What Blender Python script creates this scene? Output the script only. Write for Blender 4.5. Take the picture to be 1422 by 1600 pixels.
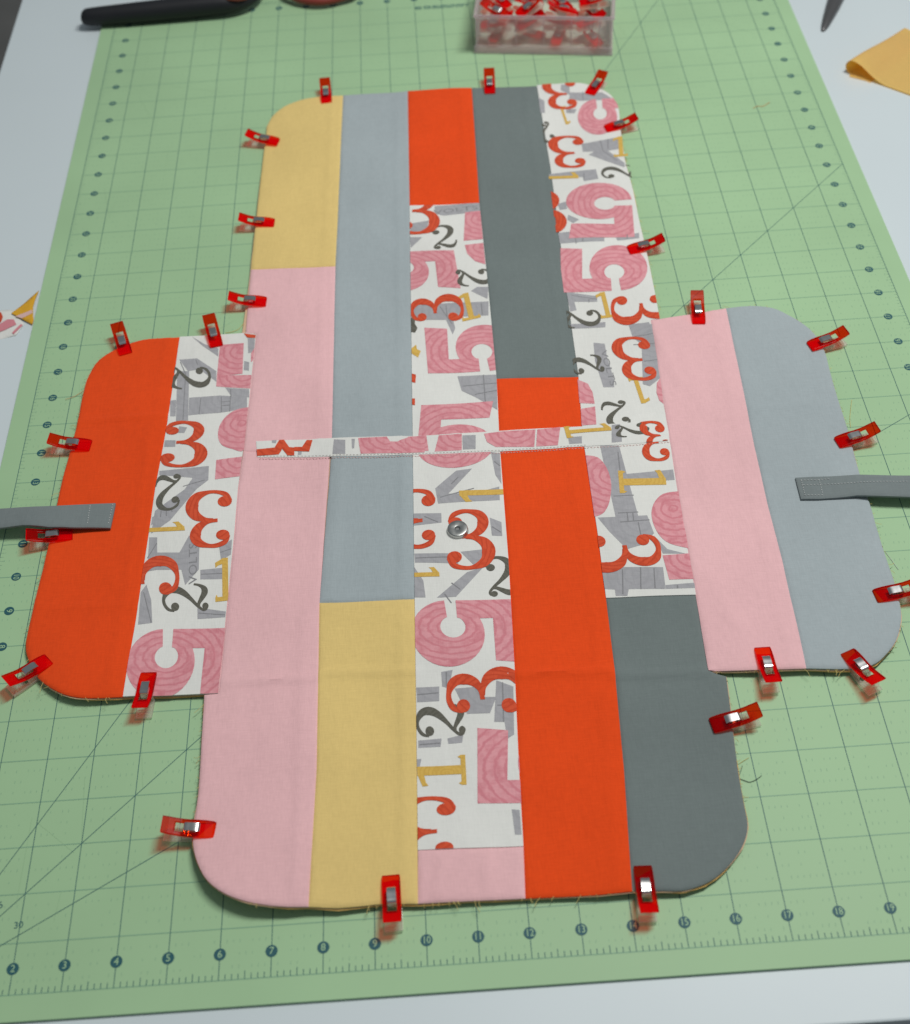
import bpy, bmesh, math, random
import numpy as np
from mathutils import Matrix, Vector
from mathutils.geometry import tessellate_polygon

random.seed(7)
IN = 0.0254
scene = bpy.context.scene
COL = scene.collection
for o in list(bpy.data.objects):
    bpy.data.objects.remove(o)

# ---------------------------------------------------------------- camera
# position in inches on the mat's own ruler (x right, y away, z up)
CAM = np.array([10.962757, -8.358632, 23.984177])
ROT = np.array([[0.997713, -0.056006, -0.037838],      # right
                [-0.067332, -0.774762, -0.628657],     # down
                [0.005893, 0.629767, -0.776762]])      # forward
FPX = 1956.4
cd = bpy.data.cameras.new('camera')
cam = bpy.data.objects.new('camera', cd)
COL.objects.link(cam)
cd.sensor_fit = 'HORIZONTAL'
cd.sensor_width = 36.0
cd.lens = 36.0 * FPX / 1422.0
cd.clip_start = 0.02
cd.clip_end = 30.0
cd.dof.use_dof = True
cd.dof.focus_distance = 0.76
cd.dof.aperture_fstop = 9.0
rm = Matrix((ROT[0], -ROT[1], -ROT[2])).transposed()
cam.matrix_world = Matrix.Translation(Vector(CAM * IN)) @ rm.to_4x4()
scene.camera = cam

# ---------------------------------------------------------------- light
world = bpy.data.worlds.new('World')
scene.world = world
world.use_nodes = True
bg = world.node_tree.nodes['Background']
bg.inputs[0].default_value = (0.86, 0.95, 1.0, 1)
bg.inputs[1].default_value = 0.18
ld = bpy.data.lights.new('ceiling_lamp', 'AREA')
ld.shape = 'RECTANGLE'
ld.size = 0.16
ld.size_y = 0.62
ld.energy = 22.0
ld.color = (1.0, 0.985, 0.945)
lamp = bpy.data.objects.new('ceiling_lamp', ld)
COL.objects.link(lamp)
lamp.location = Vector((32.5, 24.5, 63)) * IN
aim = (Vector((13, 14, 0)) * IN - lamp.location).normalized()
lamp.rotation_euler = aim.to_track_quat('-Z', 'Y').to_euler()
vs = scene.view_settings
vs.view_transform = 'Standard'
vs.look = 'None'
vs.exposure = 0.0
vs.gamma = 1.0
scene.render.resolution_x = 910
scene.render.resolution_y = 1024
scene.cycles.max_bounces = 10
scene.cycles.transparent_max_bounces = 24


# ---------------------------------------------------------------- measuring
def at(px, py, z=0.0):
    """spot (inches) on the level plane at height z that a photo measurement refers to"""
    d = ROT.T @ np.array([(px - 711) / FPX, (py - 800) / FPX, 1.0])
    p = CAM + d * ((z - CAM[2]) / d[2])
    return float(p[0]), float(p[1])


def crop(x0, y0, s):
    return lambda u, v: (x0 + u / s, y0 + v / s)


# ---------------------------------------------------------------- materials
def new_mat(name):
    m = bpy.data.materials.new(name)
    m.use_nodes = True
    nt = m.node_tree
    nt.nodes.clear()
    out = nt.nodes.new('ShaderNodeOutputMaterial')
    return m, nt, out


def nd(nt, typ, **kw):
    n = nt.nodes.new(typ)
    for k, v in kw.items():
        setattr(n, k, v)
    return n


def mixcol(nt, fac, a, b, blend='MIX'):
    n = nt.nodes.new('ShaderNodeMix')
    n.data_type = 'RGBA'
    n.blend_type = blend
    for i, v in ((0, fac), (6, a), (7, b)):
        if hasattr(v, 'links') or hasattr(v, 'is_linked'):
            nt.links.new(v, n.inputs[i])
        else:
            n.inputs[i].default_value = v if i == 0 else (*v, 1)
    return n.outputs[2]


def ramp(nt, src, lo, hi, a=0.0, b=1.0):
    n = nt.nodes.new('ShaderNodeMapRange')
    n.inputs[1].default_value = lo
    n.inputs[2].default_value = hi
    n.inputs[3].default_value = a
    n.inputs[4].default_value = b
    nt.links.new(src, n.inputs[0])
    return n.outputs[0]


def noise(nt, scale, vec=(1, 1, 1), detail=3.0, coord='Object'):
    tc = nd(nt, 'ShaderNodeTexCoord')
    mp = nd(nt, 'ShaderNodeMapping')
    mp.inputs['Scale'].default_value = vec
    nt.links.new(tc.outputs[coord], mp.inputs[0])
    n = nd(nt, 'ShaderNodeTexNoise')
    n.inputs['Scale'].default_value = scale
    n.inputs['Detail'].default_value = detail
    nt.links.new(mp.outputs[0], n.inputs['Vector'])
    return n.outputs[0]


def fabric(name, col, engraved=None, weave=0.10, through=None):
    """woven cotton: uneven yarns both ways, matt, slightly fuzzy; engraved = darker print lines"""
    m, nt, out = new_mat(name)
    b = nd(nt, 'ShaderNodeBsdfPrincipled')
    warp = noise(nt, 1.0, (1700, 170, 170), 3)
    weft = noise(nt, 1.0, (170, 1700, 170), 3)
    s = nd(nt, 'ShaderNodeMath', operation='ADD')
    nt.links.new(warp, s.inputs[0])
    nt.links.new(weft, s.inputs[1])
    yarn = ramp(nt, s.outputs[0], 0.7, 1.3)
    big = ramp(nt, noise(nt, 11.0, detail=5), 0.35, 0.65)
    c = tuple(col)
    if engraved:
        tc = nd(nt, 'ShaderNodeTexCoord')
        wv = nd(nt, 'ShaderNodeTexWave', wave_type='RINGS', rings_direction='SPHERICAL')
        mp = nd(nt, 'ShaderNodeMapping')
        mp.inputs['Location'].default_value = (-0.42, -0.38, 0)
        nt.links.new(tc.outputs['UV'], mp.inputs[0])
        nt.links.new(mp.outputs[0], wv.inputs['Vector'])
        wv.inputs['Scale'].default_value = 3.6
        wv.inputs['Distortion'].default_value = 2.4
        wv.inputs['Detail'].default_value = 5.0
        wv.inputs['Detail Scale'].default_value = 3.5
        w2 = nd(nt, 'ShaderNodeTexWave', wave_type='BANDS', bands_direction='DIAGONAL')
        nt.links.new(tc.outputs['UV'], w2.inputs['Vector'])
        w2.inputs['Scale'].default_value = 5.0
        w2.inputs['Distortion'].default_value = 9.0
        w2.inputs['Detail'].default_value = 4.0
        f1 = ramp(nt, wv.outputs['Fac'], 0.60, 0.95, 0, 0.75)
        f2 = ramp(nt, noise(nt, 9.0, detail=6, coord='UV'), 0.46, 0.70, 0, 0.85)
        mx = nd(nt, 'ShaderNodeMath', operation='MAXIMUM')
        nt.links.new(f1, mx.inputs[0])
        nt.links.new(f2, mx.inputs[1])
        base = mixcol(nt, mx.outputs[0], c, tuple(engraved))
        dark = mixcol(nt, 1.0, base, (1 - weave,) * 3, 'MULTIPLY')
        cc = mixcol(nt, yarn, dark, base)
    else:
        d = tuple(v * (1 - weave) for v in c)
        cc = mixcol(nt, yarn, d, c)
    cc = mixcol(nt, 1.0, cc, mixcol(nt, big, (0.93,) * 3, (1.0,) * 3), 'MULTIPLY')
    nt.links.new(cc, b.inputs['Base Color'])
    b.inputs['Roughness'].default_value = 0.92
    b.inputs['Specular IOR Level'].default_value = 0.15
    b.inputs['Sheen Weight'].default_value = 0.06
    bp = nd(nt, 'ShaderNodeBump')
    bp.inputs['Strength'].default_value = 0.35
    bp.inputs['Distance'].default_value = 0.0003
    nt.links.new(s.outputs[0], bp.inputs['Height'])
    soft = nd(nt, 'ShaderNodeBump')
    soft.inputs['Strength'].default_value = 0.85
    soft.inputs['Distance'].default_value = 0.0022
    nt.links.new(noise(nt, 1.0, (34, 20, 20), 4), soft.inputs['Height'])
    nt.links.new(soft.outputs[0], bp.inputs['Normal'])
    nt.links.new(bp.outputs[0], b.inputs['Normal'])
    if through:
        tl = nd(nt, 'ShaderNodeBsdfTranslucent')
        tl.inputs[0].default_value = (*through, 1)
        mx = nd(nt, 'ShaderNodeMixShader')
        mx.inputs[0].default_value = 0.38
        nt.links.new(b.outputs[0], mx.inputs[1])
        nt.links.new(tl.outputs[0], mx.inputs[2])
        nt.links.new(mx.outputs[0], out.inputs[0])
    else:
        nt.links.new(b.outputs[0], out.inputs[0])
    return m


def plain(name, col, rough=0.5, metal=0.0, spec=0.5, var=0.04, scale=30.0, bump=0.0):
    m, nt, out = new_mat(name)
    b = nd(nt, 'ShaderNodeBsdfPrincipled')
    n = noise(nt, scale, detail=5)
    f = ramp(nt, n, 0.3, 0.7)
    c = mixcol(nt, f, tuple(v * (1 - var) for v in col), tuple(min(1, v * (1 + var)) for v in col))
    nt.links.new(c, b.inputs['Base Color'])
    nt.links.new(ramp(nt, n, 0.2, 0.8, rough * 0.85, min(1, rough * 1.15)), b.inputs['Roughness'])
    b.inputs['Metallic'].default_value = metal
    b.inputs['Specular IOR Level'].default_value = spec
    if bump:
        bp = nd(nt, 'ShaderNodeBump')
        bp.inputs['Strength'].default_value = 0.4
        bp.inputs['Distance'].default_value = bump
        nt.links.new(n, bp.inputs['Height'])
        nt.links.new(bp.outputs[0], b.inputs['Normal'])
    nt.links.new(b.outputs[0], out.inputs[0])
    return m


def clear_plastic(name, body, through, solid, rough=0.12, spec=0.5, glow=0.0):
    """see-through plastic: part body colour, the rest lets tinted light pass"""
    m, nt, out = new_mat(name)
    b = nd(nt, 'ShaderNodeBsdfPrincipled')
    n = noise(nt, 120.0)
    c = mixcol(nt, ramp(nt, n, 0.3, 0.7), tuple(v * 0.9 for v in body), tuple(body))
    nt.links.new(c, b.inputs['Base Color'])
    b.inputs['Roughness'].default_value = rough
    b.inputs['Specular IOR Level'].default_value = spec
    t = nd(nt, 'ShaderNodeBsdfTransparent')
    t.inputs[0].default_value = (*through, 1)
    fr = nd(nt, 'ShaderNodeFresnel')
    fr.inputs[0].default_value = 1.45
    fac = ramp(nt, fr.outputs[0], 0.03, 0.6, solid, 0.9)
    mx = nd(nt, 'ShaderNodeMixShader')
    nt.links.new(fac, mx.inputs[0])
    nt.links.new(t.outputs[0], mx.inputs[1])
    solid_out = b.outputs[0]
    if glow:
        tl = nd(nt, 'ShaderNodeBsdfTranslucent')
        tl.inputs[0].default_value = (*body, 1)
        m2 = nd(nt, 'ShaderNodeMixShader')
        m2.inputs[0].default_value = glow
        nt.links.new(b.outputs[0], m2.inputs[1])
        nt.links.new(tl.outputs[0], m2.inputs[2])
        solid_out = m2.outputs[0]
    nt.links.new(solid_out, mx.inputs[2])
    nt.links.new(mx.outputs[0], out.inputs[0])
    return m


M = {}
M['orange'] = fabric('orange cotton', (0.90, 0.082, 0.012), weave=0.13)
M['pink'] = fabric('pink cotton', (0.88, 0.535, 0.56))
M['lgrey'] = fabric('light grey cotton', (0.405, 0.465, 0.49))
M['dgrey'] = fabric('dark grey cotton', (0.185, 0.222, 0.22))
M['yellow'] = fabric('yellow cotton', (0.83, 0.62, 0.24))
M['thin'] = fabric('thin yellow cotton', (0.95, 0.70, 0.25), through=(0.95, 0.48, 0.04))
M['deep'] = fabric('deep yellow wrong side', (0.74, 0.40, 0.035))
M['white'] = fabric('white cotton', (0.80, 0.805, 0.775), weave=0.06)
M['p5'] = fabric('pink print', (0.80, 0.37, 0.41), engraved=(0.66, 0.215, 0.26))
M['p3'] = fabric('orange print', (0.74, 0.105, 0.045), engraved=(0.56, 0.065, 0.028))
M['p2'] = fabric('dark print', (0.125, 0.122, 0.10), engraved=(0.17, 0.165, 0.14))
M['p1'] = fabric('yellow print', (0.76, 0.50, 0.12), engraved=(0.66, 0.41, 0.09))
M['pg'] = fabric('grey print', (0.43, 0.43, 0.455), engraved=(0.385, 0.385, 0.41))
M['pl'] = fabric('grey print lines', (0.275, 0.275, 0.29))
M['strap'] = fabric('grey strap cotton', (0.21, 0.245, 0.25))
M['thread_w'] = fabric('pale thread', (0.62, 0.60, 0.56))
M['thread_p'] = fabric('pink thread', (0.74, 0.50, 0.47))
M['thread_g'] = fabric('grey thread', (0.62, 0.65, 0.65))
M['thread_o'] = fabric('orange thread', (0.72, 0.34, 0.13))
M['thread_d'] = fabric('dark thread', (0.12, 0.17, 0.13))
M['thread_y'] = fabric('yellow thread', (0.70, 0.58, 0.22))
M['lining'] = fabric('lining cotton', (0.72, 0.47, 0.16))
M['batting'] = fabric('peach batting', (0.72, 0.50, 0.33))
M['mat'] = plain('green mat vinyl', (0.358, 0.552, 0.325), 0.55, spec=0.3, var=0.06, scale=7.0, bump=0.0001)
M['line'] = plain('dark teal ink', (0.024, 0.105, 0.125), 0.55, spec=0.3)
M['line2'] = plain('soft teal ink', (0.225, 0.40, 0.265), 0.55, spec=0.3)
M['faint'] = plain('faint teal ink', (0.215, 0.385, 0.255), 0.55, spec=0.3)
M['cut'] = plain('scored vinyl', (0.295, 0.47, 0.275), 0.6, spec=0.2)
M['table'] = plain('white laminate', (0.61, 0.685, 0.72), 0.45, spec=0.5, var=0.015, scale=4.0)
M['leg'] = plain('grey metal leg', (0.3, 0.3, 0.32), 0.4, 0.6)
M['floor'] = plain('grey floor', (0.20, 0.195, 0.185), 0.6, var=0.15, scale=6.0)
M['red'] = clear_plastic('red clip plastic', (0.74, 0.002, 0.014), (1.0, 0.24, 0.05), 0.125, 0.20, 0.22)
M['clear'] = clear_plastic('clear clip plastic', (0.88, 0.86, 0.80), (0.98, 0.97, 0.94), 0.34, 0.10, 0.9, 0.45)
M['box'] = clear_plastic('clear box plastic', (0.95, 0.87, 0.90), (0.97, 0.96, 0.97), 0.27, 0.25, 0.5, 0.75)
M['steel'] = plain('spring steel', (0.62, 0.62, 0.62), 0.22, 1.0, var=0.05, scale=200)
M['snap'] = plain('gunmetal snap', (0.46, 0.47, 0.46), 0.30, 1.0, var=0.06, scale=300)
M['black'] = plain('black rubber handle', (0.013, 0.014, 0.018), 0.5, spec=0.35)
M['maroon'] = plain('red inner grip', (0.25, 0.035, 0.025), 0.5)
M['blade'] = plain('dark blade steel', (0.17, 0.17, 0.175), 0.38, 0.75)


# ---------------------------------------------------------------- object helpers
def link(name, me, mat=None, parent=None):
    o = bpy.data.objects.new(name, me)
    COL.objects.link(o)
    if mat is not None and me is not None and not me.materials:
        me.materials.append(mat)
    if parent is not None:
        o.parent = parent
    return o


def from_bm(bm, name, mat, parent=None, smooth=False):
    me = bpy.data.meshes.new(name)
    bm.to_mesh(me)
    bm.free()
    if smooth:
        for p in me.polygons:
            p.use_smooth = True
    return link(name, me, mat, parent)


def tag(o, label=None, cat=None, group=None, kind=None):
    for k, v in (('label', label), ('category', cat), ('group', group), ('kind', kind)):
        if v:
            o[k] = v
    return o


def empty(name, x=0, y=0, z=0, rz=0.0):
    o = bpy.data.objects.new(name, None)
    o.empty_display_size = 0.02
    COL.objects.link(o)
    o.location = (x * IN, y * IN, z * IN)
    o.rotation_euler = (0, 0, rz)
    return o


def box_bm(bm, x0, x1, y0, y1, z0, z1, bev=0.0):
    r = bmesh.ops.create_cube(bm, size=1.0)
    for v in r['verts']:
        v.co = Vector(((x0 + x1) / 2 + v.co.x * (x1 - x0), (y0 + y1) / 2 + v.co.y * (y1 - y0),
                       (z0 + z1) / 2 + v.co.z * (z1 - z0))) * IN
    if bev:
        es = list({e for v in r['verts'] for e in v.link_edges})
        bmesh.ops.bevel(bm, geom=es, offset=bev * IN, segments=2, affect='EDGES', profile=0.6)


def tube(bm, pts, r, n=6, cap=True):
    pts = [Vector(p) for p in pts]
    rings = []
    for i, p in enumerate(pts):
        t = (pts[min(i + 1, len(pts) - 1)] - pts[max(i - 1, 0)]).normalized()
        a = t.cross(Vector((0, 0, 1)))
        if a.length < 1e-4:
            a = Vector((1, 0, 0))
        a.normalize()
        b = t.cross(a)
        rr = r[i] if isinstance(r, (list, tuple)) else r
        rings.append([bm.verts.new((p + (a * math.cos(q) + b * math.sin(q)) * rr) * IN)
                      for q in [2 * math.pi * k / n for k in range(n)]])
    for i in range(len(rings) - 1):
        for k in range(n):
            bm.faces.new((rings[i][k], rings[i][(k + 1) % n], rings[i + 1][(k + 1) % n], rings[i + 1][k]))
    if cap:
        bm.faces.new(rings[0][::-1])
        bm.faces.new(rings[-1])


def catmull(pts, n=6):
    pts = [np.array(p, float) for p in pts]
    out = []
    for i in range(len(pts) - 1):
        p0, p1, p2, p3 = pts[max(i - 1, 0)], pts[i], pts[i + 1], pts[min(i + 2, len(pts) - 1)]
        for k in range(n):
            t = k / n
            out.append(0.5 * ((2 * p1) + (-p0 + p2) * t + (2 * p0 - 5 * p1 + 4 * p2 - p3) * t * t
                              + (-p0 + 3 * p1 - 3 * p2 + p3) * t ** 3))
    out.append(pts[-1])
    return out


# ---------------------------------------------------------------- the setting: floor, table
bm = bmesh.new()
box_bm(bm, -120, 160, -90, 150, -31, -29.5)
tag(from_bm(bm, 'floor', M['floor']), kind='structure')

TOPZ = -0.075
table = tag(empty('work_table', 20, 22, -29.5), 'white laminate work table under the green cutting mat', 'table')


def part_in(parent_empty, o):
    """keep the mesh in mat coordinates while it hangs under its thing"""
    o.parent = parent_empty
    o.matrix_parent_inverse = Matrix.Translation(parent_empty.location).inverted()
    return o


bm = bmesh.new()
box_bm(bm, -3.84, 44, -1.57, 52, TOPZ - 1.1, TOPZ, 0.05)
part_in(table, from_bm(bm, 'tabletop', M['table']))
for lx in (-2.0, 42.0):
    for ly in (1.5, 49.0):
        bm = bmesh.new()
        box_bm(bm, lx - 1, lx + 1, ly - 1, ly + 1, -29.5, TOPZ - 1.1, 0.1)
        part_in(table, from_bm(bm, 'leg', M['leg']))

# ---------------------------------------------------------------- cutting mat
mat = tag(empty('cutting_mat', 12, 18, TOPZ),
          'pale green cutting mat with dark teal inch grid and numbered rulers', 'cutting mat')
bm = bmesh.new()
rc = 0.35
ring = []
for cx, cy, a0 in ((24.5 - rc, 36.5 - rc, 0), (-0.5 + rc, 36.5 - rc, 90), (-0.5 + rc, -0.5 + rc, 180), (24.5 - rc, -0.5 + rc, 270)):
    for k in range(7):
        a = math.radians(a0 + 15 * k)
        ring.append((cx + rc * math.cos(a), cy + rc * math.sin(a)))
top = bm.faces.new([bm.verts.new((x * IN, y * IN, 0)) for x, y in ring])
ex = bmesh.ops.extrude_face_region(bm, geom=[top])
for v in ex['geom']:
    if isinstance(v, bmesh.types.BMVert):
        v.co.z = TOPZ * IN
bmesh.ops.recalc_face_normals(bm, faces=bm.faces)
part_in(mat, from_bm(bm, 'mat_sheet', M['mat']))


def flat_quad(bm, x0, y0, x1, y1, w, z, mi=0):
    dx, dy = x1 - x0, y1 - y0
    l = math.hypot(dx, dy)
    nx, ny = -dy / l * w / 2, dx / l * w / 2
    f = bm.faces.new([bm.verts.new((a * IN, b * IN, z * IN)) for a, b in
                      ((x0 - nx, y0 - ny), (x1 - nx, y1 - ny), (x1 + nx, y1 + ny), (x0 + nx, y0 + ny))])
    f.material_index = mi
    return f


bm = bmesh.new()
for i in range(25):
    flat_quad(bm, i, 0, i, 36, 0.0145, 0.0050)
for y, s in ((0, 1), (36, -1)):
    for k in range(24 * 8):
        if k % 8:
            flat_quad(bm, k / 8, y, k / 8, y + s * (0.16 if k % 4 == 0 else 0.11), 0.014, 0.0044)
for a in (30, 45, 60):
    t_ = math.tan(math.radians(a))
    xe = min(24.0, 36.0 / t_)
    flat_quad(bm, 0.3, 0.3 * t_, xe, xe * t_, 0.0135, 0.0052 + a * 1e-5)
part_in(mat, from_bm(bm, 'inch_lines', M['line']))
bm = bmesh.new()
for j in range(37):
    flat_quad(bm, 0, j, 24, j, 0.022, 0.0030)
for x, s in ((0, 1), (24, -1)):
    for k in range(36 * 8):
        if k % 8:
            flat_quad(bm, x, k / 8, x + s * (0.14 if k % 4 == 0 else 0.09), k / 8, 0.010, 0.0026)
part_in(mat, from_bm(bm, 'cross_lines', M['line2']))
bm = bmesh.new()
for i in range(24):
    for j in range(36):
        for a in range(1, 8):
            for b in (1, 2, 3):
                if random.random() < 0.6:
                    x, y = i + a / 8, j + b / 4
                    h = 0.018 + 0.018 * random.random()
                    flat_quad(bm, x, y - h, x + 0.004, y + h, 0.009, 0.0022)
tag(part_in(mat, from_bm(bm, 'fine_ticks', M['faint'])), kind='stuff')


bm = bmesh.new()
rw = random.Random(21)
for _ in range(70):
    x, y = rw.uniform(0.5, 23.5), rw.uniform(0.5, 35.5)
    a = rw.gauss(math.pi / 2, 0.12) if rw.random() < 0.6 else rw.uniform(0, math.pi)
    l = rw.uniform(0.3, 2.6)
    flat_quad(bm, x, y, min(24.2, max(-0.2, x + l * math.cos(a))), min(36.2, y + l * math.sin(a)), rw.uniform(0.004, 0.010), 0.0014 + 0.00001 * _)
tag(part_in(mat, from_bm(bm, 'blade_cuts', M['cut'])), kind='stuff')


def text_mesh(s, size, align='CENTER'):
    cu = bpy.data.curves.new('lettering', 'FONT')
    cu.body = s
    cu.size = size
    cu.align_x = align
    cu.align_y = 'CENTER'
    cu.resolution_u = 3
    o = bpy.data.objects.new('lettering', cu)
    COL.objects.link(o)
    bpy.context.view_layer.update()
    me = bpy.data.meshes.new_from_object(o)
    bpy.data.objects.remove(o)
    bpy.data.curves.remove(cu)
    return me


marker_cache = {}


def marker(n):
    if n not in marker_cache:
        bm = bmesh.new()
        bm.from_mesh(text_mesh(str(n), 0.20 * IN))
        for v in bm.verts:
            v.co.z = 0.0012 * IN
            v.co.x *= 0.85 if n > 9 else 1.0
        for f in bm.faces:
            f.material_index = 1
        c = bm.verts.new((0, 0, 0))
        rim = [bm.verts.new((0.118 * IN * math.cos(k * math.pi / 12), 0.118 * IN * math.sin(k * math.pi / 12), 0)) for k in range(24)]
        for k in range(24):
            bm.faces.new((c, rim[k], rim[(k + 1) % 24]))
        me = bpy.data.meshes.new('number_marker')
        bm.to_mesh(me)
        bm.free()
        me.materials.append(M['line'])
        me.materials.append(M['mat'])
        marker_cache[n] = me
    return marker_cache[n]


def put_marker(n, x, y, rz):
    o = link('number_marker', marker(n))
    part_in(mat, o)
    o.location = (x * IN, y * IN, 0.0062 * IN)
    o.rotation_euler = (0, 0, rz)


for n in range(1, 24):
    put_marker(n, n, 0.5, 0)
    put_marker(n, n, 35.55, 0)
for n in range(1, 36):
    put_marker(n, 0.5, n, -math.pi / 2)
    put_marker(n, 23.5, n, math.pi / 2)
for s, x, y, a in (('30', 1.97, 1.36, 30), ('45', 1.50, 1.78, 45), ('60', 1.0, 2.05, 60)):
    me = text_mesh(s, 0.19 * IN)
    me.materials.append(M['line'])
    o = part_in(mat, link('angle_mark', me))
    o.location = (x * IN, y * IN, 0.006 * IN)
    o.rotation_euler = (0, 0, math.radians(a - 25))
# worn, unreadable line of small print near the far ruler: only its strokes are left
bm = bmesh.new()
rr = random.Random(3)
x = 11.05
while x < 12.95:
    w = rr.uniform(0.10, 0.16)
    if rr.random() < 0.88:
        y = 34.92 - (x - 11) * 0.0
        flat_quad(bm, x, y - 0.11, x, y + 0.11, 0.035, 0.0062)
        flat_quad(bm, x + 0.02, y + rr.choice((-0.09, 0.0, 0.09)), x + w * 0.75, y + rr.choice((-0.09, 0.0, 0.09)), 0.035, 0.0066)
        if rr.random() < 0.5:
            flat_quad(bm, x + w * 0.7, y - 0.11, x + w * 0.7, y + 0.11, 0.03, 0.0070)
    x += w + 0.035
part_in(mat, from_bm(bm, 'worn_print', M['line']))

# ---------------------------------------------------------------- patchwork bag panel
BASE = 0.155
LIFTS = []          # (x, y, radius, height)


def lift(x, y):
    return sum(h * math.exp(-((x - a) ** 2 + (y - b) ** 2) / (r * r)) for a, b, r, h in LIFTS)


RIDGES = []         # (x0,y0,x1,y1,width,height)


def ridge(x, y):
    s = 0.0
    for x0, y0, x1, y1, w, h in RIDGES:
        if x < min(x0, x1) - 0.5 or x > max(x0, x1) + 0.5 or y < min(y0, y1) - 0.5 or y > max(y0, y1) + 0.5:
            continue
        dx, dy = x1 - x0, y1 - y0
        t = max(0, min(1, ((x - x0) * dx + (y - y0) * dy) / (dx * dx + dy * dy)))
        d = math.hypot(x - x0 - t * dx, y - y0 - t * dy)
        e = math.sin(math.pi * (0.22 + 0.56 * t))
        s += 1.7 * h * e * math.exp(-(d / max(w, 0.075)) ** 2)
    return s


def hgt(x, y):
    u = 0.017 * math.sin(1.35 * x + 0.55 * y + 0.4) + 0.012 * math.sin(0.8 * y - 1.9 * x + 1.0) \
        + 0.008 * math.sin(2.4 * y + 0.9 * x) + 0.004 * math.sin(4.1 * x + 1.7 * math.sin(0.9 * y))
    return BASE + u + lift(x, y) + ridge(x, y)


for px, py, r, h in ((345, 1392, 1.7, 0.24), (430, 1414, 1.3, 0.08), (100, 1082, 1.2, 0.08), (1090, 1385, 1.0, 0.05), (560, 1414, 1.2, 0.05), (780, 1404, 1.5, 0.05), (1000, 1392, 1.0, 0.05), (180, 1088, 1.2, 0.05), (1200, 1046, 1.2, 0.06),
                     (1330, 1043, 1.2, 0.06), (1405, 960, 0.8, 0.05), (180, 545, 0.8, 0.05)):
    LIFTS.append((*at(px, py, BASE), r, h))
for a, b, w, h in (((1018, 505), (1062, 600), 0.18, 0.03), ((1060, 545), (1100, 640), 0.22, 0.02),
                   ((1085, 660), (1110, 760), 0.25, 0.015), ((1110, 900), (1150, 980), 0.22, 0.02),
                   ((380, 655), (640, 645), 0.10, 0.012), ((500, 1052), (650, 1048), 0.075, 0.040),
                   ((800, 1056), (990, 1046), 0.075, 0.040), ((955, 1058), (1110, 1050), 0.075, 0.040),
                   ((345, 1066), (500, 1060), 0.075, 0.034), ((118, 657), (264, 650), 0.075, 0.026), ((60, 950), (215, 945), 0.075, 0.016), ((1170, 640), (1310, 628), 0.09, 0.014), ((400, 322), (530, 318), 0.05, 0.010),
                   ((470, 960), (462, 1400), 0.05, 0.010), ((1100, 655), (1140, 650), 0.1, 0.01),
                   ((690, 1340), (685, 1400), 0.10, 0.02), ((760, 1335), (764, 1395), 0.12, 0.02),
                   ((630, 960), (636, 1390), 0.05, 0.010), ((632, 715), (630, 920), 0.05, 0.008)):
    RIDGES.append((*at(*a, BASE), *at(*b, BASE), w, h))


# seam allowances pressed to one side show as a soft line beside each seam
for ln, off in (([(524, 420), (518, 690)], -19), ([(640, 150), (645, 690)], -19), ([(536, 160), (524, 410)], -17), ([(839, 140), (885, 450), (904, 580)], -19),
                ([(516, 715), (499, 935)], 17), ([(499, 945), (494.5, 1200), (482, 1410)], -21), ([(648, 940), (651, 1090), (653, 1405)], -22),
                ([(911, 700), (935, 840), (960, 1040), (975, 1200), (988, 1385)], -24), ([(645, 712), (648, 930)], -18), ([(737, 145), (749, 312)], -17),
                ([(261, 660), (243, 760), (212, 967), (194, 1080)], -22), ([(1136, 486), (1179, 698), (1222, 876), (1258, 1040)], -22), ([(281, 530), (262, 650)], -19)):
    for (a, b) in zip(ln, ln[1:]):
        RIDGES.append((*at(a[0] + off, a[1], BASE), *at(b[0] + off, b[1], BASE), 0.075, 0.015))


def on_cloth(px, py, dz=0.0):
    z = BASE
    for _ in range(4):
        x, y = at(px, py, z)
        z = hgt(x, y) + dz
    return x, y


def dist_edge(x, y, poly):
    d = 9e9
    for i in range(len(poly)):
        x0, y0 = poly[i]
        x1, y1 = poly[(i + 1) % len(poly)]
        dx, dy = x1 - x0, y1 - y0
        t = max(0, min(1, ((x - x0) * dx + (y - y0) * dy) / (dx * dx + dy * dy + 1e-12)))
        d = min(d, math.hypot(x - x0 - t * dx, y - y0 - t * dy))
    return d


def area2(p):
    return sum(p[i][0] * p[(i + 1) % len(p)][1] - p[(i + 1) % len(p)][0] * p[i][1] for i in range(len(p)))


def grid_cut(bm, step):
    xs = [v.co.x / IN for v in bm.verts]
    ys = [v.co.y / IN for v in bm.verts]
    for ax, lo, hi in ((0, min(xs), max(xs)), (1, min(ys), max(ys))):
        k = math.floor(lo / step) + 1
        while k * step < hi:
            co = Vector((k * step * IN, 0, 0)) if ax == 0 else Vector((0, k * step * IN, 0))
            no = Vector((1, 0, 0)) if ax == 0 else Vector((0, 1, 0))
            bmesh.ops.bisect_plane(bm, geom=bm.verts[:] + bm.edges[:] + bm.faces[:], dist=1e-7, plane_co=co, plane_no=no)
            k += 1


STEP = 0.10


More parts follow.
